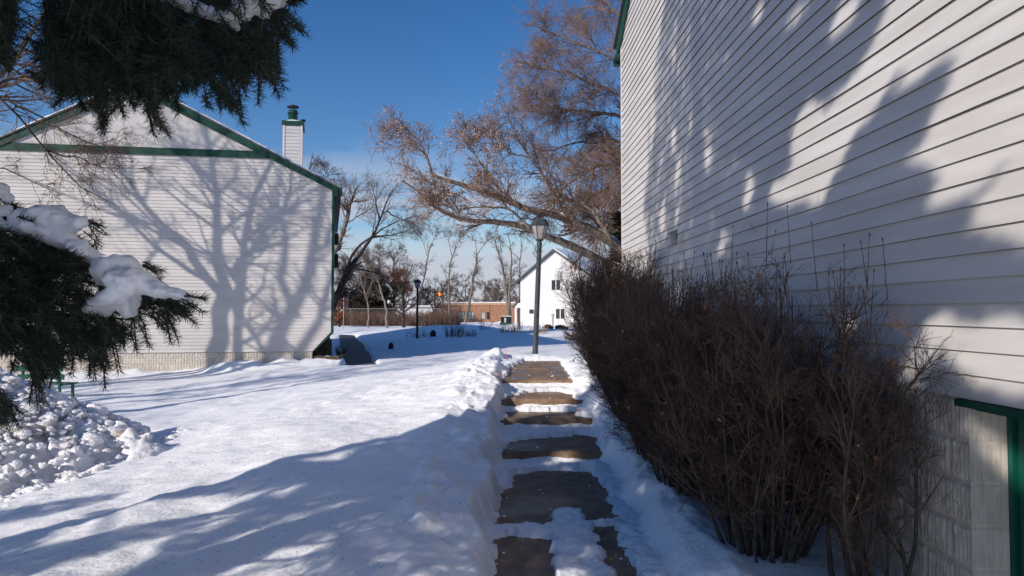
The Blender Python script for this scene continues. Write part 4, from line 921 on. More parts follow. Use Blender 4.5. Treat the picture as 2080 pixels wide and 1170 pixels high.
# ------------------------------------------------------------ hedge shrubs
r = np.random.default_rng(111)
WX = lambda y: 2.24-.0216*y
SH = [('sparse twiggy shrub nearest the green door at the block wall', 1.93, 3.72, 1.68, .36, 22, .75, 7, 7, 5),
      ('large dense brown shrub in the right foreground with stout stems at its foot', 1.56, 4.32, 1.85, .42, 54, 1.0, 7, 6, 4),
      ('brown shrub second from the front with orange leaves caught in its left side', 1.42, 5.45, 1.80, .40, 54, 1.0, 7, 6, 4),
      ('brown shrub in the middle of the hedge below the wall outlet', 1.42, 6.45, 1.74, .38, 46, 1.0, 7, 7, 4),
      ('brown shrub between the middle of the hedge and the round clipped one', 1.42, 7.7, 1.62, .38, 46, 1.0, 7, 6, 4),
      ('round-topped clipped shrub at the far end of the hedge', 1.42, 9.7, 1.93, .42, 74, 1.0, 8, 7, 5)]
for si, (lab, x, y, hgt, br, ns, wide, n2, n3, n4) in enumerate(SH):
    g0 = float(base_z(x, y)); far = si == 5
    ns = int(ns*1.45); th = r.uniform(0, 2*pi, ns); rad = br*np.sqrt(r.random(ns))*.5; tl = r.uniform(.02, .62, ns)*wide
    b = np.stack([x+rad*np.cos(th), y+rad*np.sin(th)*1.3, np.full(ns, g0-.08)], -1)
    D = np.stack([np.cos(th)*tl, np.sin(th)*tl, np.ones(ns)], -1); D /= np.linalg.norm(D, axis=1)[:, None]
    L = hgt*r.uniform(.62, .95, ns)*np.where(tl > .45, .92, 1)
    P = np.empty((ns, 8, 3)); P[:, 0] = b
    for j in range(1, 8):
        D = D+r.normal(0, .07 if si else .15, (ns, 3)); D[:, 2] += .03; D /= np.linalg.norm(D, axis=1)[:, None]; P[:, j] = P[:, j-1]+D*(L/7)[:, None]
    hx = (P[:, :, 2]-g0)/hgt; lim = np.interp(hx, [0, .15, .35, .6, .85, 1.1], [.45, .50, .62, .74, .76, .5])*(1 if si else .5)
    okp = np.all((P[:, :, 0] > x-lim) & (P[:, :, 0] < WX(P[:, :, 1])-.02) & ((P[:, :, 1] > 3.30) | (si > 0)), axis=1); P = P[okp]; ns = len(P)
    R0 = r.uniform(.007, .016, ns)[:, None]*np.linspace(1, .35, 8)[None]
    P2, R2 = child(P, R0, n2, .18, 1, (R(15), R(50)), (.30, .62), .6, r, (0, 0, .05), .12, 5, .45, .0028)
    P3, R3 = child(P2, R2, n3, .1, 1, (R(18), R(55)), (.14, .34), .65, r, (0, 0, .05), .14, 4, .5, .0019)
    P4, R4 = child(P3, R3, n4, .1, 1, (R(18), R(60)), (.05, .16), .75, r, (0, 0, .04), .15, 3, .6, .0015)
    # clip to the hedge envelope: wall on one side, walk on the other, sheared height
    cxh, top = x, g0+hgt
    def keep(Q):
        e = Q[:, -1]; hh = (e[:, 2]-g0)/hgt
        lx = np.interp(hh, [0, .15, .35, .6, .85, 1.1], [.50, .60, .72, .82, .80, .50])*(1 if si else .5)+.06*fbm(e[:, 1]*2.5, e[:, 2]*2.5, 2, 180)
        ly = np.interp(hh, [0, .2, .5, .9, 1.1], [.45, .6, .85, .95, .6])*(.7 if si == 0 else 1)
        ok = (e[:, 0] > cxh-lx) & (e[:, 0] < WX(e[:, 1])-.03) & (np.abs(e[:, 1]-y) < ly) & (e[:, 2] > g0+.1)
        t_ = top+.06*fbm(e[:, 0]*5, e[:, 1]*5, 3, 190)+np.where(r.random(len(e)) < .04, .22, 0)
        return ok & (e[:, 2] < t_)
    k2, k3, k4 = keep(P2), keep(P3), keep(P4)
    t = thing('shrub', (x, y, g0), lab, 'shrub', 'shrubs of the bare hedge')
    q = MB(); q.tubes(P, R0, 6); part(q, 'stems', M['stem_hedge'], t, True)
    q = MB(); q.tubes(P2[k2], R2[k2], 4).tubes(P3[k3], R3[k3], 3).tubes(P4[k4], R4[k4], 3)
    if 0 < si < 5:                         # long upright shoots standing above the rest, with a bud at the tip
        up_ = P3[k3][:, -1]; up_ = up_[up_[:, 2] > g0+hgt*.72]; up_ = up_[r.choice(len(up_), 60)]; dd = r.normal(0, .12, (60, 3)); dd[:, 2] = 1; ll = r.uniform(.10, .40, 60)[:, None]
        SP_ = np.stack([up_+dd*ll*k for k in (0, .5, 1)], 1); q.tubes(SP_, np.tile(np.array([.0026, .002, .0016]), (60, 1)), 4); q.tubes(np.stack([SP_[:, -1]-dd*.004, SP_[:, -1]+dd*.012], 1), np.tile(np.array([.005, .003]), (60, 1)), 4)
    e = P4[k4][:, -1]; e = e[r.random(len(e)) < .25]; V, f = flakes(e, (.008, .016), r, .5, -1); q.add(V, f)
    part(q, 'twigs', M['twig_hedge'], t, False)
    e = P3[k3][:, -1]; e = e[r.random(len(e)) < (.05 if si != 2 else .09)]
    if si in (2, 1):
        cpt = at(1385, 735, 5.2); e = np.concatenate([e, cpt+r.normal(0, .035, (40, 3))])
    q = MB(); q.add(*flakes(e, (.018, .045), r, .6, .5)); lf = part(q, 'dead_leaves', M['leaf'], t); lf['kind'] = 'stuff'

# ------------------------------------------------------------ spruce: shadow masks in the photo
def c6(L): return [(1240+x*.4786, y*.4786) for x, y in L]
def c5(L): return [(1700+x/4.874, 560+y/4.874) for x, y in L]
def c8(L): return [(x*.4016, 700+y*.4016) for x, y in L]
WLIT = [[(1240, -60), (1352, -60), (1347, 0), (1338, 80), (1330, 120), (1324, 190), (1328, 260), (1316, 330), (1306, 400), (1303, 450), (1312, 500), (1330, 560), (1240, 600)],
  c6([(760, 640), (770, 540), (800, 470), (840, 400), (880, 430), (905, 520), (940, 440), (940, 330), (985, 370), (1060, 270), (1130, 130), (1180, 0), (1200, -90), (1860, -90), (1860, 1080), (1755, 1040), (1640, 980), (1520, 950), (1590, 800), (1700, 640), (1540, 760), (1440, 860), (1320, 890), (1420, 690), (1255, 690), (860, 915), (850, 850), (750, 865), (660, 840), (690, 760), (740, 745), (775, 700)]),
  c6([(590, 90), (620, 0), (650, 0), (620, 100)]), c6([(725, 90), (770, 40), (820, 0), (860, 0), (790, 80), (750, 120)]), c6([(930, 120), (980, -40), (1070, -40), (1000, 100), (955, 165)]),
  c6([(335, 430), (355, 430), (350, 570), (338, 560)]), c6([(255, 200), (275, 200), (270, 300)]), c6([(400, 540), (430, 590), (415, 700), (398, 700)]), c6([(255, 560), (270, 540), (268, 640), (262, 650)]), c6([(205, 640), (220, 650), (215, 720)]),
  c6([(275, 690), (295, 700), (280, 800), (270, 790)]), c6([(205, 900), (225, 850), (225, 980), (212, 985)]), c6([(272, 880), (290, 870), (280, 960)]), c6([(560, 870), (575, 780), (580, 690), (600, 760), (600, 840), (570, 880)]), c6([(530, 680), (545, 690), (532, 740)]), c6([(455, 1060), (470, 980), (490, 970), (465, 1080)]),
  c5([(600, 1010), (640, 900), (700, 820), (760, 700), (830, 560), (870, 430), (950, 330), (1110, 290), (1150, 400), (1280, 400), (1400, 480), (1480, 380), (1540, 300), (1640, 320), (1700, 430), (1900, 260), (1900, 1300), (1560, 1200), (1600, 1080), (1430, 1130), (1340, 1050), (1140, 960), (1110, 820), (1060, 690), (980, 640), (890, 730), (830, 900), (760, 940), (860, 1170), (700, 1170)]),
  c5([(0, 430), (60, 390), (200, 380), (230, 420), (150, 560), (0, 600)]), c5([(930, 1200), (970, 1100), (990, 1200)]),
  [(1960, 838), (2000, 850), (2045, 880), (2045, 970), (2000, 915), (1965, 860)], [(2045, 885), (2090, 920), (2090, 985), (2045, 970)]]
WSHD = [c6([(850, 920), (960, 700), (1005, 600), (1100, 480), (1190, 340), (1210, 300), (1295, 165), (1250, 320), (1235, 420), (1200, 480), (1150, 590), (1160, 590), (1230, 470), (1300, 340), (1380, 230), (1400, 180), (1465, 50), (1430, 200), (1475, 245), (1440, 340), (1365, 450), (1350, 560), (1265, 640), (1250, 720), (1200, 920)])]
GLIT = [[(-50, -50), (-50, 1040), (0, 1040), (120, 1020), (285, 990), (150, 1035), (0, 1068), (-50, 1075), (-50, 1110), (0, 1102), (120, 1073), (193, 1037), (257, 1029), (353, 1013), (381, 997), (518, 965), (570, 945), (614, 941), (699, 937), (730, 915), (850, 882), (930, 852), (1005, 838), (1030, 828), (1060, 822), (1110, 812), (1190, 792), (1230, 700), (2130, 500), (2130, -50)],
  c8([(290, 1010), (400, 960), (560, 930), (565, 955), (380, 1020)]), c8([(600, 900), (900, 830), (975, 808), (930, 880), (750, 940), (620, 930)]), c8([(1030, 930), (1110, 880), (1200, 870), (1080, 945)]),
  c8([(400, 1130), (600, 1060), (780, 980), (870, 960), (800, 1060), (700, 1110), (560, 1190), (380, 1190)]), c8([(1080, 1050), (1200, 985), (1400, 935), (1760, 835), (2150, 770), (2150, 800), (1400, 975), (1150, 1080)]), c8([(1050, 1175), (1300, 1085), (1743, 1000), (1743, 1035), (1300, 1130), (1100, 1190)]),
  [(1055, 1165), (1080, 1130), (1120, 1125), (1125, 1150), (1080, 1180)], [(1130, 1105), (1165, 1085), (1160, 1105), (1135, 1120)], [(1060, 900), (1130, 889), (1130, 896), (1040, 915)], [(1290, 1060), (1305, 1075), (1300, 1100), (1285, 1080)], [(1290, 990), (1320, 985), (1310, 1000)]]
def sun_lit(Q):
    """does the sunbeam through Q land on a spot the photograph shows lit?"""
    Q = np.atleast_2d(Q); den = LD[0]+.0216*LD[1]
    t = (2.22-.0216*Q[:, 1]-Q[:, 0])/den; H = Q+LD*t[:, None]
    G = H.copy(); onwall = (H[:, 1] > -.46) & (H[:, 1] < 12.2) & (t > 0)
    gH = base_z(H[:, 0], H[:, 1]); onwall &= (H[:, 2] > gH)
    tg = (Q[:, 2]+1.45)/.66
    for _ in range(4):
        P = Q+LD*tg[:, None]; tg = tg+(P[:, 2]-base_z(P[:, 0], P[:, 1]))/.66
    P = Q+LD*tg[:, None]
    hit = np.where(onwall[:, None], H, P); u, v = proj(hit)
    lw = np.zeros(len(Q), bool); lg = np.zeros(len(Q), bool)
    for p in WLIT: lw |= inpoly(u, v, p)
    for p in WSHD: lw &= ~inpoly(u, v, p)
    for p in GLIT: lg |= inpoly(u, v, p)
    al = (hit[:, 0]+.9*hit[:, 1])/1.345; ac = (.9*hit[:, 0]-hit[:, 1])/1.345            # gaps between boughs
    lg |= (fbm(al*.6, ac*2.3, 3, 210) > .17) & (hit[:, 0] < -.5) & (hit[:, 1] < 5.5)
    return np.where(onwall, lw, lg)
UPP = [[(-60, -80), (40, -80), (38, 60), (30, 120), (15, 150), (-60, 150)], [(95, -80), (80, 60), (88, 110), (70, 160), (115, 205), (180, 212), (205, 215), (215, 262), (235, 205), (280, 205), (300, 222), (313, 268), (330, 225), (345, 258), (350, 205), (400, 200), (450, 190), (480, 225), (495, 245), (505, 190), (520, 150), (560, 180), (580, 160), (560, 110), (590, 75), (612, 45), (590, 10), (600, -80)]]
LOW = [[(-60, 395), (30, 410), (90, 450), (180, 470), (205, 480), (195, 520), (240, 560), (300, 560), (325, 552), (320, 590), (380, 596), (412, 612), (395, 640), (350, 680), (320, 640), (290, 690), (240, 720), (215, 775), (190, 735), (140, 750), (80, 800), (70, 770), (40, 735), (-60, 720)], [(-60, 780), (10, 790), (35, 830), (30, 860), (-60, 890)]]
SNP = [[(15, 410), (100, 415), (165, 430), (200, 495), (225, 515), (300, 545), (385, 590), (375, 612), (280, 610), (275, 650), (170, 632), (200, 590), (190, 530), (100, 490), (30, 480)], [(310, -30), (380, -5), (470, 30), (500, -5), (580, -40), (590, 5), (540, 35), (490, 40), (478, 70), (460, 50), (380, 30), (330, 10)]]
def infoliage(u, v):
    a = np.zeros(np.shape(u), bool)
    for p in UPP+LOW: a |= inpoly(u, v, p)
    return a
def needles(p, D, L, r, per, nl, nw, m, stem=.0018):
    """shoots: start p, direction D, length L; per needles each"""
    N = len(p); D = D/np.linalg.norm(D, axis=1)[:, None]
    h = r.normal(size=(N, 3)); a = np.cross(D, h); a /= np.linalg.norm(a, axis=1)[:, None]; b = np.cross(D, a)
    bend = np.array([0, 0, -.12])
    k = (np.arange(per)+.5)/per; s = k[None]+r.uniform(-.5, .5, (N, per))/per; th = r.uniform(0, 2*pi, (N, per))
    c = p[:, None]+D[:, None]*(L[:, None]*s)[..., None]+bend*((s**2)*L[:, None]*.6)[..., None]
    fw = r.uniform(.45, .95, (N, per))+.8*(s > .93)
    nd = (np.cos(th)[..., None]*a[:, None]+np.sin(th)[..., None]*b[:, None])+D[:, None]*fw[..., None]; nd[..., 2] += .15; nd /= np.linalg.norm(nd, axis=2)[..., None]
    w_ = np.cross(nd, r.normal(size=nd.shape)); w_ /= np.linalg.norm(w_, axis=2)[..., None]; ln = r.uniform(.75, 1.1, (N, per))[..., None]*nl
    e = c+nd*ln; V = np.stack([c-w_*nw*.5, c+w_*nw*.5, e+w_*nw*.2, e-w_*nw*.2], 2).reshape(-1, 3)
    m.add(V, np.arange(len(V)).reshape(-1, 4), 0)
    q = np.linspace(0, 1, 4); P = p[:, None]+D[:, None]*(L[:, None]*q[None])[..., None]+bend*((q[None]**2)*L[:, None]*.6)[..., None]
    m.tubes(P, np.tile(np.array([1, .9, .8, .5])*stem, (N, 1)), 3, 1)
def spruce(cx, cy, Rb, H, label, seed, nshoot, wallpts=0, groundpts=0, nseed=0):
    r = np.random.default_rng(seed); g0 = float(base_z(cx, cy)); root = thing('spruce_tree', (cx, cy, g0), label, 'tree', None)
    Rz = lambda z: Rb*np.sqrt(np.clip(1-(z-g0)/H, 0, 1))*np.where(z < g0+.5, .9, 1)
    q = MB(); q.limb([(cx, cy, g0-.2), (cx+.05, cy, g0+2), (cx, cy, g0+H*.5), (cx, cy, g0+H)], [.26, .2, .12, .02], 12); part(q, 'trunk', M['bark'], root, True)
    cand = []
    if wallpts:
        u = r.uniform(1290, 2110, wallpts); v = r.uniform(-60, 1230, wallpts); a = np.stack([(u-1040)/F, CP-(585-v)/F*SP, SP+(585-v)/F*CP], -1)
        P = a*(2.24/(a[:, 0]+.0216*a[:, 1]))[:, None]; t = r.uniform(3.5, 10.5, wallpts); cand.append(P-LD*t[:, None])
    if groundpts:
        P = np.stack([r.uniform(-7, 2.2, groundpts), r.uniform(1.5, 8, groundpts), np.full(groundpts, -1.45)], -1); P[:, 2] = base_z(P[:, 0], P[:, 1]); t = r.uniform(1.5, 10.5, groundpts); cand.append(P-LD*t[:, None])
    z = g0+.3+r.random(nshoot)*(H-.5); th = r.uniform(0, 2*pi, nshoot); rr = Rz(z)*np.sqrt(r.uniform(.15, 1, nshoot)); cand.append(np.stack([cx+rr*np.cos(th), cy+rr*np.sin(th), z], -1))
    C = np.concatenate(cand); d = C[:, :2]-[cx, cy]; rr = np.linalg.norm(d, axis=1)
    wob = 1+.14*np.sin(C[:, 2]*5)+.1*np.sin(np.arctan2(d[:, 1], d[:, 0])*7)
    C = C[(rr < Rz(C[:, 2])*wob) & (C[:, 2] > g0+.25)]; d = C[:, :2]-[cx, cy]; rr = np.linalg.norm(d, axis=1)[:, None]+1e-6
    D = np.concatenate([d/rr, np.full((len(C), 1), -.35)], 1)+r.normal(0, .3, (len(C), 3)); D /= np.linalg.norm(D, axis=1)[:, None]; L = r.uniform(.14, .28, len(C))
    ok = np.ones(len(C), bool)
    for k in (0, .5, 1.1):
        Q = C+D*(L*k)[:, None]; ok &= ~sun_lit(Q); u, v = proj(Q); ok &= ~((u > -60) & (u < 2140) & (v > -70) & (v < 1230))
    C, D, L = C[ok], D[ok], L[ok]
    m = MB(); needles(C, D, L, r, 30, .05, .0085, m, .004)
    part(m, 'crown', [M['needle'], M['bark_dark']], root)
    # limbs
    nb = 46; zb2 = g0+.5+np.linspace(0, 1, nb)*(H-1.2); P = []; 
    for k, z in enumerate(zb2):
        a = k*2.4+r.uniform(-.2, .2); Lb = float(Rz(z))*.92; pts = np.array([(cx+cos(a)*Lb*s, cy+sin(a)*Lb*s, z-.25*Lb*s+.1*Lb*s*s) for s in np.linspace(0, 1, 7)])
        u, v = proj(pts)
        keepn = 7
        for j in range(7):
            if (-80 < u[j] < 2160 and -80 < v[j] < 1250) or (j > 1 and sun_lit(pts[j:j+1])[0]): keepn = j; break
        if keepn >= 3: P.append(resample(pts[:keepn], 7))
    for p_ in P: q = MB(); q.limb(p_, np.linspace(.035, .010, 7), 5); part(q, 'limb', M['bark_dark'], root, True)
    return root
s1 = spruce(-5.6, .7, 3.8, 26, 'big spruce at the left whose snow-laden boughs hang into the picture', 301, 2500, 85000, 30000)
s2 = spruce(-10.4, -1.2, 3.3, 13, 'second spruce farther left casting shade on the near snow', 302, 2500, 0, 45000)
# boughs of the big spruce that hang into view
r = np.random.default_rng(310)
def fill(polys, n, ylo, yhi, dirf, Lr, seedshift=0, margin=0):
    us = []; 
    P = []
    bb_ = np.concatenate([np.array(p) for p in polys]); lo = bb_.min(0); hi = bb_.max(0)
    u = r.uniform(lo[0], hi[0], n); v = r.uniform(lo[1], hi[1], n); k = np.zeros(n, bool)
    for p in polys: k |= inpoly(u, v, p)
    u, v = u[k], v[k]; y = r.uniform(ylo, yhi, len(u))
    P = np.array([at(a, b, c) for a, b, c in zip(u, v, y)]); D = dirf(u, v, len(u)); L = r.uniform(*Lr, len(u))
    e = P+D*L[:, None]; e[:, 2] -= .06*L; ue, ve = proj(e+D*.012)
    luck = r.random(len(u)); ok = np.zeros(len(u), bool)
    for p in polys: ok |= inpoly(ue, ve, p)
    for p in SNP:
        for a_, b_ in ((u, v), (ue, ve)): ok &= ~(inpoly(a_, b_, p) & (y < (2.12 if p[0][1] > 300 else 1.78)) & (luck > .05))
    return P[ok], D[ok], L[ok]
def d_up(u, v, n):
    D = np.stack([r.normal(.25, .45, n), r.normal(.05, .4, n), r.normal(-.85, .3, n)], -1); D[:, 0] += (u > 430)*.45; return D/np.linalg.norm(D, axis=1)[:, None]
def d_lo(u, v, n):
    D = np.stack([r.normal(.75, .4, n), r.normal(.1, .4, n), r.normal(-.35, .4, n)-(v > 640)*.7, ], -1); return D/np.linalg.norm(D, axis=1)[:, None]
m = MB()
for args in ((UPP, 3000, 1.45, 2.15, d_up, (.045, .10)), (LOW, 3600, 1.8, 2.5, d_lo, (.045, .10))):
    P, D, L = fill(*args); needles(P, D, L, r, 64, .025, .0018, m, .0020)
# tips that stand out against the sky and wall
tips = [((200, 215), (213, 262), 1.7), ((216, 225), (212, 258), 1.65), ((300, 215), (314, 270), 1.7), ((310, 235), (345, 268), 1.7), ((300, 190), (330, 255), 1.75), ((240, 200), (252, 232), 1.8), ((185, 200), (212, 245), 1.7), ((270, 200), (272, 215), 1.7), ((355, 190), (362, 222), 1.7), ((470, 190), (494, 248), 1.65), ((480, 180), (490, 235), 1.7), ((455, 190), (470, 225), 1.75), ((540, 140), (570, 195), 1.6), ((545, 120), (578, 172), 1.6), ((520, 150), (528, 200), 1.65), ((580, 40), (622, 62), 1.55), ((560, 60), (595, 92), 1.55), ((570, 20), (610, 50), 1.6), ((585, 8), (618, 2), 1.6), ((580, 60), (592, 92), 1.6), ((60, 140), (84, 160), 1.8), ((75, 110), (78, 88), 1.9), ((100, 120), (75, 118), 1.7), ((80, 150), (85, 175), 1.8), ((10, 100), (25, 140), 1.9), ((160, 195), (175, 222), 1.75), ((410, 190), (425, 215), 1.7), ((440, 180), (446, 215), 1.7), ((130, 190), (112, 212), 1.8),
  ((375, 600), (424, 604), 1.95), ((365, 610), (415, 628), 1.95), ((350, 620), (398, 652), 1.95), ((340, 630), (370, 690), 2.0), ((330, 640), (350, 695), 2.0), ((290, 540), (328, 548), 2.25), ((285, 535), (325, 556), 2.25), ((175, 450), (212, 470), 2.3), ((180, 465), (208, 495), 2.3), ((165, 445), (210, 460), 2.3), ((290, 660), (305, 700), 2.0), ((265, 670), (280, 712), 2.0), ((230, 700), (242, 752), 2.0), ((200, 720), (215, 782), 2.0), ((190, 710), (196, 770), 2.05), ((180, 720), (182, 762), 2.0), ((75, 740), (76, 826), 1.95), ((70, 750), (62, 815), 1.95), ((80, 755), (92, 812), 1.95), ((140, 715), (145, 760), 2.1), ((110, 730), (120, 765), 2.1), ((0, 790), (38, 832), 1.8), ((0, 810), (42, 858), 1.8), ((-10, 820), (20, 872), 1.8), ((5, 395), (40, 420), 2.1), ((0, 400), (45, 440), 2.1), ((310, 640), (338, 668), 2.0), ((255, 655), (250, 705), 2.05), ((20, 730), (30, 752), 2.0)]
P = []; D = []; L = []
for a, b_, y in tips:
    for k in range(2):
        p = at(a[0]+r.normal(0, 5), a[1]+r.normal(0, 5), y+r.normal(0, .05)); e = at(b_[0]+r.normal(0, 3), b_[1]+r.normal(0, 3), y+r.normal(0, .05)); P.append(p); D.append(e-p); L.append(np.linalg.norm(e-p))
P, D, L = np.array(P), np.array(D), np.array(L); needles(P, D, L, r, 72, .022, .0017, m, .0024)
# hanging bare-ish strands with short needles
P = []; D = []; L = []
for u, v0, v1 in ((108, -30, 120), (124, -30, 100), (140, -30, 200), (160, -30, 90), (178, -30, 150), (196, -30, 120), (95, 20, 90), (150, 60, 190), (215, -30, 160)):
    y = r.uniform(1.6, 2.1); k = int((v1-v0)/40)+1
    for j in range(k):
        a = at(u+r.normal(0, 3), v0+(v1-v0)*j/k, y); b_ = at(u+r.normal(0, 5), v0+(v1-v0)*(j+1.15)/k, y); P.append(a); D.append(b_-a); L.append(np.linalg.norm(b_-a))
needles(np.array(P), np.array(D), np.array(L), r, 34, .020, .0017, m, .003)
part(m, 'bough_needles', [M['needle'], M['bark_dark']], s1)
q = MB()
for L_, y in (([(-900, 430), (-250, 420), (0, 500), (110, 545), (220, 610), (320, 632), (385, 618)], (1.1, 1.5, 2.05, 2.12, 2.1, 2.05, 2.0)), ([(-900, 600), (-200, 620), (0, 632), (110, 628), (200, 640), (280, 650)], (1.1, 1.6, 2.1, 2.15, 2.15, 2.1)),
              ([(-900, -300), (-200, -200), (100, -90), (300, -20), (420, 40), (470, 60), (560, 90)], (1.1, 1.3, 1.8, 1.8, 1.75, 1.7, 1.65)), ([(-500, -400), (0, -220), (250, -120), (400, -60), (520, -10), (600, 10)], (1.2, 1.5, 1.9, 1.85, 1.7, 1.6)), ([(60, 690), (100, 700), (112, 740), (100, 790)], (2.1, 2.05, 2.0, 2.0)), ([(110, 700), (90, 730), (98, 745)], (2.05, 2.0, 2.0))):
    pts = np.array([at(u, v, yy) for (u, v), yy in zip(L_, y)])
    if L_[0][0] < -300: pts = np.vstack([np.array([-5.6, .7, pts[0][2]+.2]), pts])
    q.limb(resample(pts, 16), np.linspace(.022 if len(L_) > 4 else .004, .003, 16), 6)
part(q, 'bough', M['bark_dark'], s1, True)
def snow_clump(specs, y, root, voxel=.007):
    import bmesh
    bm = bmesh.new()
    for u, v, rp, sx, sz, rot in specs:
        p = at(u, v, y+r.normal(0, .02)); rr = .94*rp*y/F
        b = bmesh.ops.create_icosphere(bm, subdivisions=3, radius=rr)
        ca, sa = cos(R(rot)), sin(R(rot))
        for vt in b['verts']:
            c = vt.co; k = 1+.14*float(vnoise(c.x*28+u, c.z*28+v)); c.x *= sx*k; c.z *= sz*k; c.y *= 1.7*k; x_, z_ = c.x*ca-c.z*sa, c.x*sa+c.z*ca
            vt.co = Vector((x_+p[0]-root.location[0], c.y+p[1]-root.location[1], z_+p[2]-root.location[2]))
    me = bpy.data.meshes.new('bough_snow'); bm.to_mesh(me); bm.free(); me.materials.append(M['snow_soft'])
    o = bpy.data.objects.new('bough_snow', me); COL.objects.link(o); o.parent = root
    a = o.modifiers.new('r', 'REMESH'); a.mode = 'VOXEL'; a.voxel_size = voxel; a.use_smooth_shade = True
    a = o.modifiers.new('s', 'SMOOTH'); a.iterations = 5; a.factor = .6
    tx = bpy.data.textures.new('snow_lumps', 'CLOUDS'); tx.noise_scale = .042; tx.noise_depth = 4
    a = o.modifiers.new('d', 'DISPLACE'); a.texture = tx; a.strength = .042; a.mid_level = .5; a.texture_coords = 'LOCAL'
    return o
snow_clump([(62, 452, 30, 1.2, .9, 0), (100, 440, 32, 1.3, .75, 0), (135, 448, 26, 1.3, .75, -20), (90, 470, 30, 1.4, .7, -10), (130, 485, 24, 1.5, .7, -35), (160, 503, 20, 1.5, .7, -40), (185, 520, 15, 1.5, .7, -35), (48, 470, 20, 1, 1, 0), (160, 450, 14, 1.4, .6, -20)], 2.0, s1)
snow_clump([(222, 548, 30, 1.1, 1.0, 0), (250, 540, 28, 1.3, .8, -15), (262, 572, 36, 1.2, .9, -20), (295, 575, 26, 1.4, .75, -25), (325, 590, 20, 1.5, .7, -15), (352, 597, 16, 1.5, .7, -15), (372, 604, 11, 1.2, .9, 0), (205, 620, 26, 1.2, .8, 20), (232, 605, 26, 1.2, .9, 10), (255, 605, 26, 1, 1, 0), (262, 632, 14, 1, 1, 0)], 1.97, s1)
snow_clump([(345, -8, 22, 1.5, .7, -20), (380, 8, 20, 1.6, .65, -20), (415, 20, 17, 1.6, .65, -15), (445, 32, 15, 1.4, .7, -20), (468, 38, 12, 1.3, .9, 0), (478, 55, 10, .8, 1.1, 0), (490, 22, 18, 1.4, .8, 30), (520, 5, 24, 1.3, .9, 30), (550, -5, 26, 1.3, .9, 10), (530, 22, 16, 1, 1, 0), (300, -22, 22, 1.6, .8, -10)], 1.62, s1)
snow_clump([(-8, 385, 20, 1.2, .8, -30), (8, 398, 12, 1.1, .9, -40), (-4, 425, 16, 1.2, .7, -20), (0, 455, 14, 1.3, .7, -30), (12, 462, 9, 1.2, .7, -30)], 1.95, s1)

# ------------------------------------------------------------ ploughed snow pile
r = np.random.default_rng(400)
pile = thing('snow_pile', (-5.8, 8.2, -1.9), 'lumpy dirty ploughed snow pile at the left under the spruce bough', 'snow pile')
def pile_h(x, y):
    d = np.hypot((x+6.9)/2.35, (y-8.15)/2.5); h = 1.38*np.maximum(1-d**1.1, -.3)
    tx = np.clip((x+6.4)/1.6, 0, 1); d2 = np.hypot(x-(-6.4+1.6*tx), (y-8.3)); t2 = (.75-.62*tx)*np.maximum(1-(d2/(1.0-.45*tx))**1.3, -.3)
    return np.maximum(h, t2)
xs = np.arange(-11, -3.6, .026); ys_ = np.arange(5.0, 11.0, .03); AA, BB = np.meshgrid(xs, ys_)
hb_ = pile_h(AA, BB); cellx = AA+.05*fbm(AA*6, BB*6, 2, 7); celly = BB+.05*fbm(AA*6, BB*6, 2, 8)
def lumps(x, y, s, seed):
    xi = np.floor(x/s); yi = np.floor(y/s); out = np.zeros(x.shape)
    for dx in (-1, 0, 1):
        for dy in (-1, 0, 1):
            a = (xi+dx).astype(int); b = (yi+dy).astype(int); j1 = _perm[(a+seed) & 255, (b*7+seed) & 255]; j2 = _perm[(a*5+seed) & 255, (b+3*seed) & 255]; rr = (.3+.5*_perm[(a*3+b) & 255, (b+seed*2) & 255])*s
            d = np.hypot(x-(a+j1)*s, y-(b+j2)*s); out = np.maximum(out, np.sqrt(np.maximum(rr*rr-d*d, 0)))
    return out
act = sstep(-.12, .12, hb_)
hh_ = hb_+act*(.40*lumps(cellx, celly, .21, 3)*sstep(-.05, .15, fbm(AA*2, BB*2, 2, 6))+.35*lumps(cellx, celly, .065, 9)+.30*fbm(AA*3.2, BB*3.2, 6, 5, .55)+.05*np.abs(fbm(AA*14, BB*14, 3, 15)))
ZZ = base_z(AA, BB)+hh_-.05-.25*sstep(.0, -.2, hb_)
q = MB(); k = np.arange(AA.size).reshape(AA.shape); q.add(np.stack([AA, BB, ZZ], -1), np.stack([k[:-1, :-1], k[:-1, 1:], k[1:, 1:], k[1:, :-1]], -1).reshape(-1, 4)); part(q, 'heap', M['snow_dirty'], pile, True)
# loose chunks
import bmesh
bm = bmesh.new(); bmesh.ops.create_icosphere(bm, subdivisions=2, radius=1); bm.verts.ensure_lookup_table()
iv = np.array([v.co[:] for v in bm.verts]); if_ = np.array([[v.index for v in f.verts] for f in bm.faces]); bm.free()
q = MB(); n = 3200; cx_ = r.uniform(-9, -3.9, n); cy_ = r.uniform(5.2, 9.9, n); hh = pile_h(cx_, cy_); kp = (hh > -.08) & (cx_ < -4.5)
for x, y, h in zip(cx_[kp], cy_[kp], hh[kp]):
    s = r.choice([.025, .035, .05, .07, .10], p=[.44, .34, .16, .055, .005])*r.uniform(.8, 1.2); 
    if h < .02: s = min(s, .05)
    nz_ = 1+.5*vnoise(iv[:, 0]*1.7+x*9, iv[:, 1]*1.7+iv[:, 2]*1.3+y*7); V = iv*nz_[:, None]*s*np.array([1.2, 1, .8]); V = np.round(V/(s*.45))*(s*.45)*.45+V*.55
    q.add(V+[x, y, float(base_z(x, y))+max(h, 0)+s*.25+.07*(h > .05)], if_)
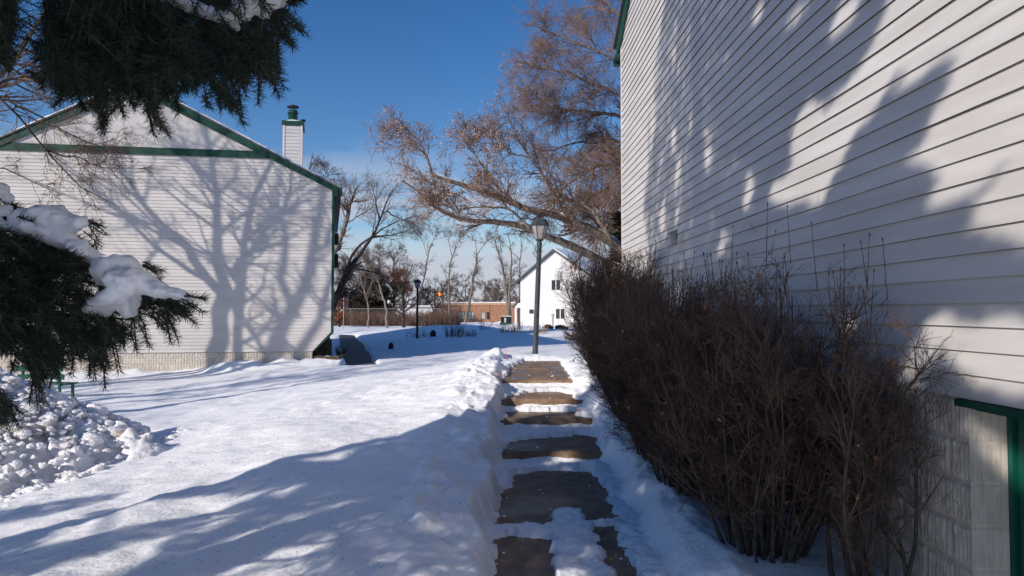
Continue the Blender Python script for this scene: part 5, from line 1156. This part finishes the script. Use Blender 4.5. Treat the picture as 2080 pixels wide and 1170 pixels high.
for _ in range(26):                                       # a few larger broken slabs
    x = r.uniform(-8, -4.9); y = r.uniform(6.3, 8.8); h = float(pile_h(np.array(x), np.array(y)))
    if h < .05: continue
    s = r.uniform(.07, .13); V = np.sign(iv)*np.abs(iv)**.6*s*[1.2, .9, .5]; V += .03*np.stack([vnoise(iv[:, 0]*3+x, iv[:, 1]*3+k_) for k_ in range(3)], -1)
    a1, a2 = r.uniform(0, 6.3), r.uniform(-.7, .7); V = V@np.array([[cos(a2), 0, sin(a2)], [0, 1, 0], [-sin(a2), 0, cos(a2)]])@np.array([[cos(a1), sin(a1), 0], [-sin(a1), cos(a1), 0], [0, 0, 1]])
    q.add(V+[x, y, float(base_z(x, y))+h+.02], if_)
o = part(q, 'snow_chunks', M['snow_dirty'], pile, False); o['kind'] = 'stuff'
# small drift by the bench
# ------------------------------------------------------------ small things
def stake(u, v0, v1, y, label, n=1):
    p = at(u, v1, y); t = thing('marker_stake', (p[0], y, p[2]-.05), label, 'marker stake', 'thin red markers beside the walk'); h = at(u, v0, y)[2]-p[2]+.05
    for k in range(n):
        q = MB(); q.beam((k*.03, 0, 0), (k*.03-.02+.02*k, .01, h*(1-.15*k)), .007, .007, (0, 1, 0)); q.build('rod', M['red'], t)
stake(1030, 707, 728, 13.4, 'thin red marker stake at the far left corner of the walk')
stake(1015, 757, 783, 10.0, 'pair of thin red marker rods left of the top step', 2)
def weeds(u0, u1, v, y, n, h, label, seed, mt='dried'):
    r = np.random.default_rng(seed); u = r.uniform(u0, u1, n); yy = y+r.uniform(-.8, .8, n); x = (u-1040)/F*yy; b = np.stack([x, yy, base_z(x, yy)-.05], -1)
    D = r.normal(0, .3, (n, 3)); D[:, 2] = 1; D /= np.linalg.norm(D, axis=1)[:, None]; L = r.uniform(.4, 1, n)[:, None]*h
    P0 = np.stack([b+D*L*k for k in (0, .4, .75, 1)], 1); R0 = np.tile(np.array([.012, .010, .008, .005]), (n, 1))
    P2, R2 = child(P0, R0, 4, .3, 1, (R(15), R(50)), (.1*h, .35*h), .7, r, (0, 0, 0), .15, 3, .5, .005)
    c = b.mean(0); t = thing('dried_weeds', tuple(c), label, 'weeds', 'dried weeds poking out of the snow'); q = MB(); q.tubes(P0, R0, 3).tubes(P2, R2, 3); part(q, 'stalks', M[mt], t)
    return t
weeds(905, 940, 690, 37, 60, .85, 'dark dried weed clump at the edge of the shaded bank', 501, 'twig_dark')
weeds(945, 968, 692, 36.5, 30, .5, 'short dark weeds right of the dark clump', 502, 'twig_dark')
weeds(1015, 1062, 690, 38, 70, .7, 'tan weed clump on the sunny bank left of the lamp post', 503)
weeds(1080, 1110, 695, 37, 30, .6, 'thin weeds on the bank just right of the lamp post', 504)
weeds(825, 870, 685, 37, 24, .5, 'faint thin weeds around the slim black lamp', 505, 'twig_dark')
weeds(1140, 1165, 700, 33, 20, .6, 'thin weeds beside the far end of the hedge', 506)
weeds(975, 1000, 668, 41, 16, .7, 'few upright stalks on the crest of the bank', 507, 'twig_dark')
weeds(684, 700, 690, 27, 40, .6, 'small shrub stems beside the porch of the left house', 508, 'twig_dark')
for k, (u, v, w_, lab) in enumerate(((1115, 679, .5, 'short brown log lying on the sunny bank'), (1141, 685, .75, 'longer brown log nearest the hedge on the sunny bank'))):
    y = 40; x = (u-1040)/F*y; z = gz(x, y)+.09
    t = thing('log', (x, y, z), lab, 'log', 'logs on the sunny bank'); q = MB(); q.limb([(-w_/2, 0, .03), (-.1, .05, .06), (w_/2, .1, -.03)], [.10, .13, .08], 8); q.limb([(0, 0, 0), (.1, -.1, .18)], [.05, .02], 6); q.build('trunk_piece', M['wood'], t, True)
for (u, v, y, s, lab) in ((795, 702, 30.5, .10, 'small dark path light box in the shaded snow'), (880, 686, 37, .15, 'squat dark box with rounded top by the bank')):
    x = (u-1040)/F*y; z = gz(x, y); t = thing('path_light', (x, y, z), lab, 'ground light'); q = MB(); q.box(-s, s, -s, s, -.1, s*1.3); q.build('housing', M['metal_black'], t); q = MB(); q.lathe([(s*1.25, 0), (s*1.1, .05), (s*.5, .14), (0, .16)], (0, 0, s*1.3), 12); q.build('lid', M['metal_black'], t)
p = at(1026, 657, 80); t = thing('equipment_cart', (p[0], 80, gz(p[0], 80)), 'small dark machine on a green base beside the two-stemmed tree', 'equipment')
q = MB(); q.box(-.6, .9, -.4, .4, -.1, .25); q.build('base', M['bench'], t); q = MB(); q.box(-.5, .7, -.3, .3, .25, .95); q.build('body', M['metal_black'], t); q = MB(); q.box(-.1, .12, -.36, -.31, .2, .8); q.box(-.5, .72, -.32, .32, .95, 1.05); q.build('panel', M['white'], t)
# timber edge and drain hose near left porch
p = at(664, 722, 22.7); t = thing('timber_planter', (p[0], 22.7, p[2]-.25), 'low brown timber planter edge by the corner of the left house', 'planter'); q = MB(); q.box(-.42, .40, 0, .10, 0, .22); q.box(-.42, -.32, .10, 1.0, 0, .22); q.box(.30, .40, .10, 1.0, 0, .22); q.build('timber', M['wood'], t); q = MB(); q.box(-.32, .30, .10, 1.0, 0, .17); q.build('fill_snow', M['snow_soft'], t)
# flag hanging by far tree
p = at(698, 626, 60); t = thing('drooping_flag', (p[0], 60, gz(p[0], 60)), 'limp dark blue and red flag hanging from a short pole past the left house', 'flag'); hh = at(0, 596, 60)[2]-t.location[2]
q = MB(); q.lathe([(.03, 0), (.03, hh+.15)], n=8); q.build('pole', M['metal_grey'], t)
q = MB(); zs = np.linspace(hh, hh-1.2, 14)
for k in range(13):
    for j, mi in ((0, 0), (1, 1), (2, 0)):
        a0 = .04+j*.12+.03*sin(k*.8+j); a1 = .04+(j+1)*.12+.03*sin(k*.8+j+1); b0 = .04+j*.12+.03*sin(k*.8+.8+j); b1 = .04+(j+1)*.12+.03*sin(k*.8+.8+j+1); y0_, y1_ = .05*(-1)**j, .05*(-1)**(j+1)
        q.add([(a0, y0_, zs[k]), (a1, y1_, zs[k]), (b1, y1_, zs[k+1]), (b0, y0_, zs[k+1])], [(0, 1, 2, 3)], mi)
q.build('cloth', [M['flag_blue'], M['flag_red']], t)
# needles, twigs and crumbs on the snow
r = np.random.default_rng(600); n = 2600; x = r.uniform(-6, 1.3, n); y = 3+9*r.random(n)**1.4; z = ground_z(x, y)
ok = (x < PL-.15) | (x > PR); x, y, z = x[ok], y[ok], z[ok]; n = len(x); a = r.uniform(0, pi, n); L = r.uniform(.003, .010, n)*np.where(r.random(n) < .03, 3, 1)
P = np.stack([np.stack([x-np.cos(a)*L, y-np.sin(a)*L, z+.004], -1), np.stack([x+np.cos(a)*L, y+np.sin(a)*L, z+.006], -1)], 1)
q = MB(); q.tubes(P, np.full((n, 2), .0013), 3); tag(q.build('needle_litter', M['debris']), 'fine needles and twig bits scattered over the snow', 'litter', kind='stuff')
for k, (u, v, zz_) in enumerate(((1178, 836, -1.25), (1148, 845, -1.27), (1062, 955, -1.55), (1085, 949, -1.55))):
    p = on_slab(u, v, zz_); z_ = gz(p[0], p[1]); q = MB(); pts = p+r.normal(0, .03, (9, 3))*[1, 1, 0]; pts[:, 2] = z_+.012
    V, f = flakes(pts, (.03, .07), r, .6, 0); V[:, 2] = z_+.006+(V[:, 2]-z_)*.25; q.add(V, f)
    tag(q.build('fallen_leaves', M['leaf']), ['brown leaves on snow right of the second step', 'leaf scraps on the second step edge', 'leaf bits on the snow left below the first step', 'leaf bits on the snow midway below the first step'][k], 'leaves', 'fallen leaves on the steps')

# snow crumbs lying on the bare concrete, thickest near the edges of the bare patches
r = np.random.default_rng(610); q = MB(); n = 5200; x = r.uniform(PL, PR, n); y = r.uniform(3.9, PEND, n); sz = slab_z(y); gz_ = ground_z(x, y)
nb_ = np.zeros(n)
for dx, dy in ((.06, 0), (-.06, 0), (0, .07), (0, -.07)): nb_ += ground_z(x+dx, y+dy) > slab_z(y+dy)
ok = (gz_ < sz-.005) & (r.random(n) < .03+.12*nb_) & (slab_z(y-.03) == sz); x, y, sz = x[ok], y[ok], sz[ok]
for a, b, c in zip(x, y, sz):
    k = r.choice([.003, .005, .008, .014], p=[.5, .3, .15, .05]); q.add(iv*k*[1.3, 1.1, .6]*(1+.3*vnoise(iv[:, 0]*2+a*9, iv[:, 1]*2+b*9))[:, None]+[a, b, c+k*.3], if_)
tag(q.build('snow_crumbs', M['snow_soft'], smooth=True), 'crumbs of snow scattered over the bare concrete', 'snow crumbs', kind='stuff')
# needles poking through the snow on the lower bough
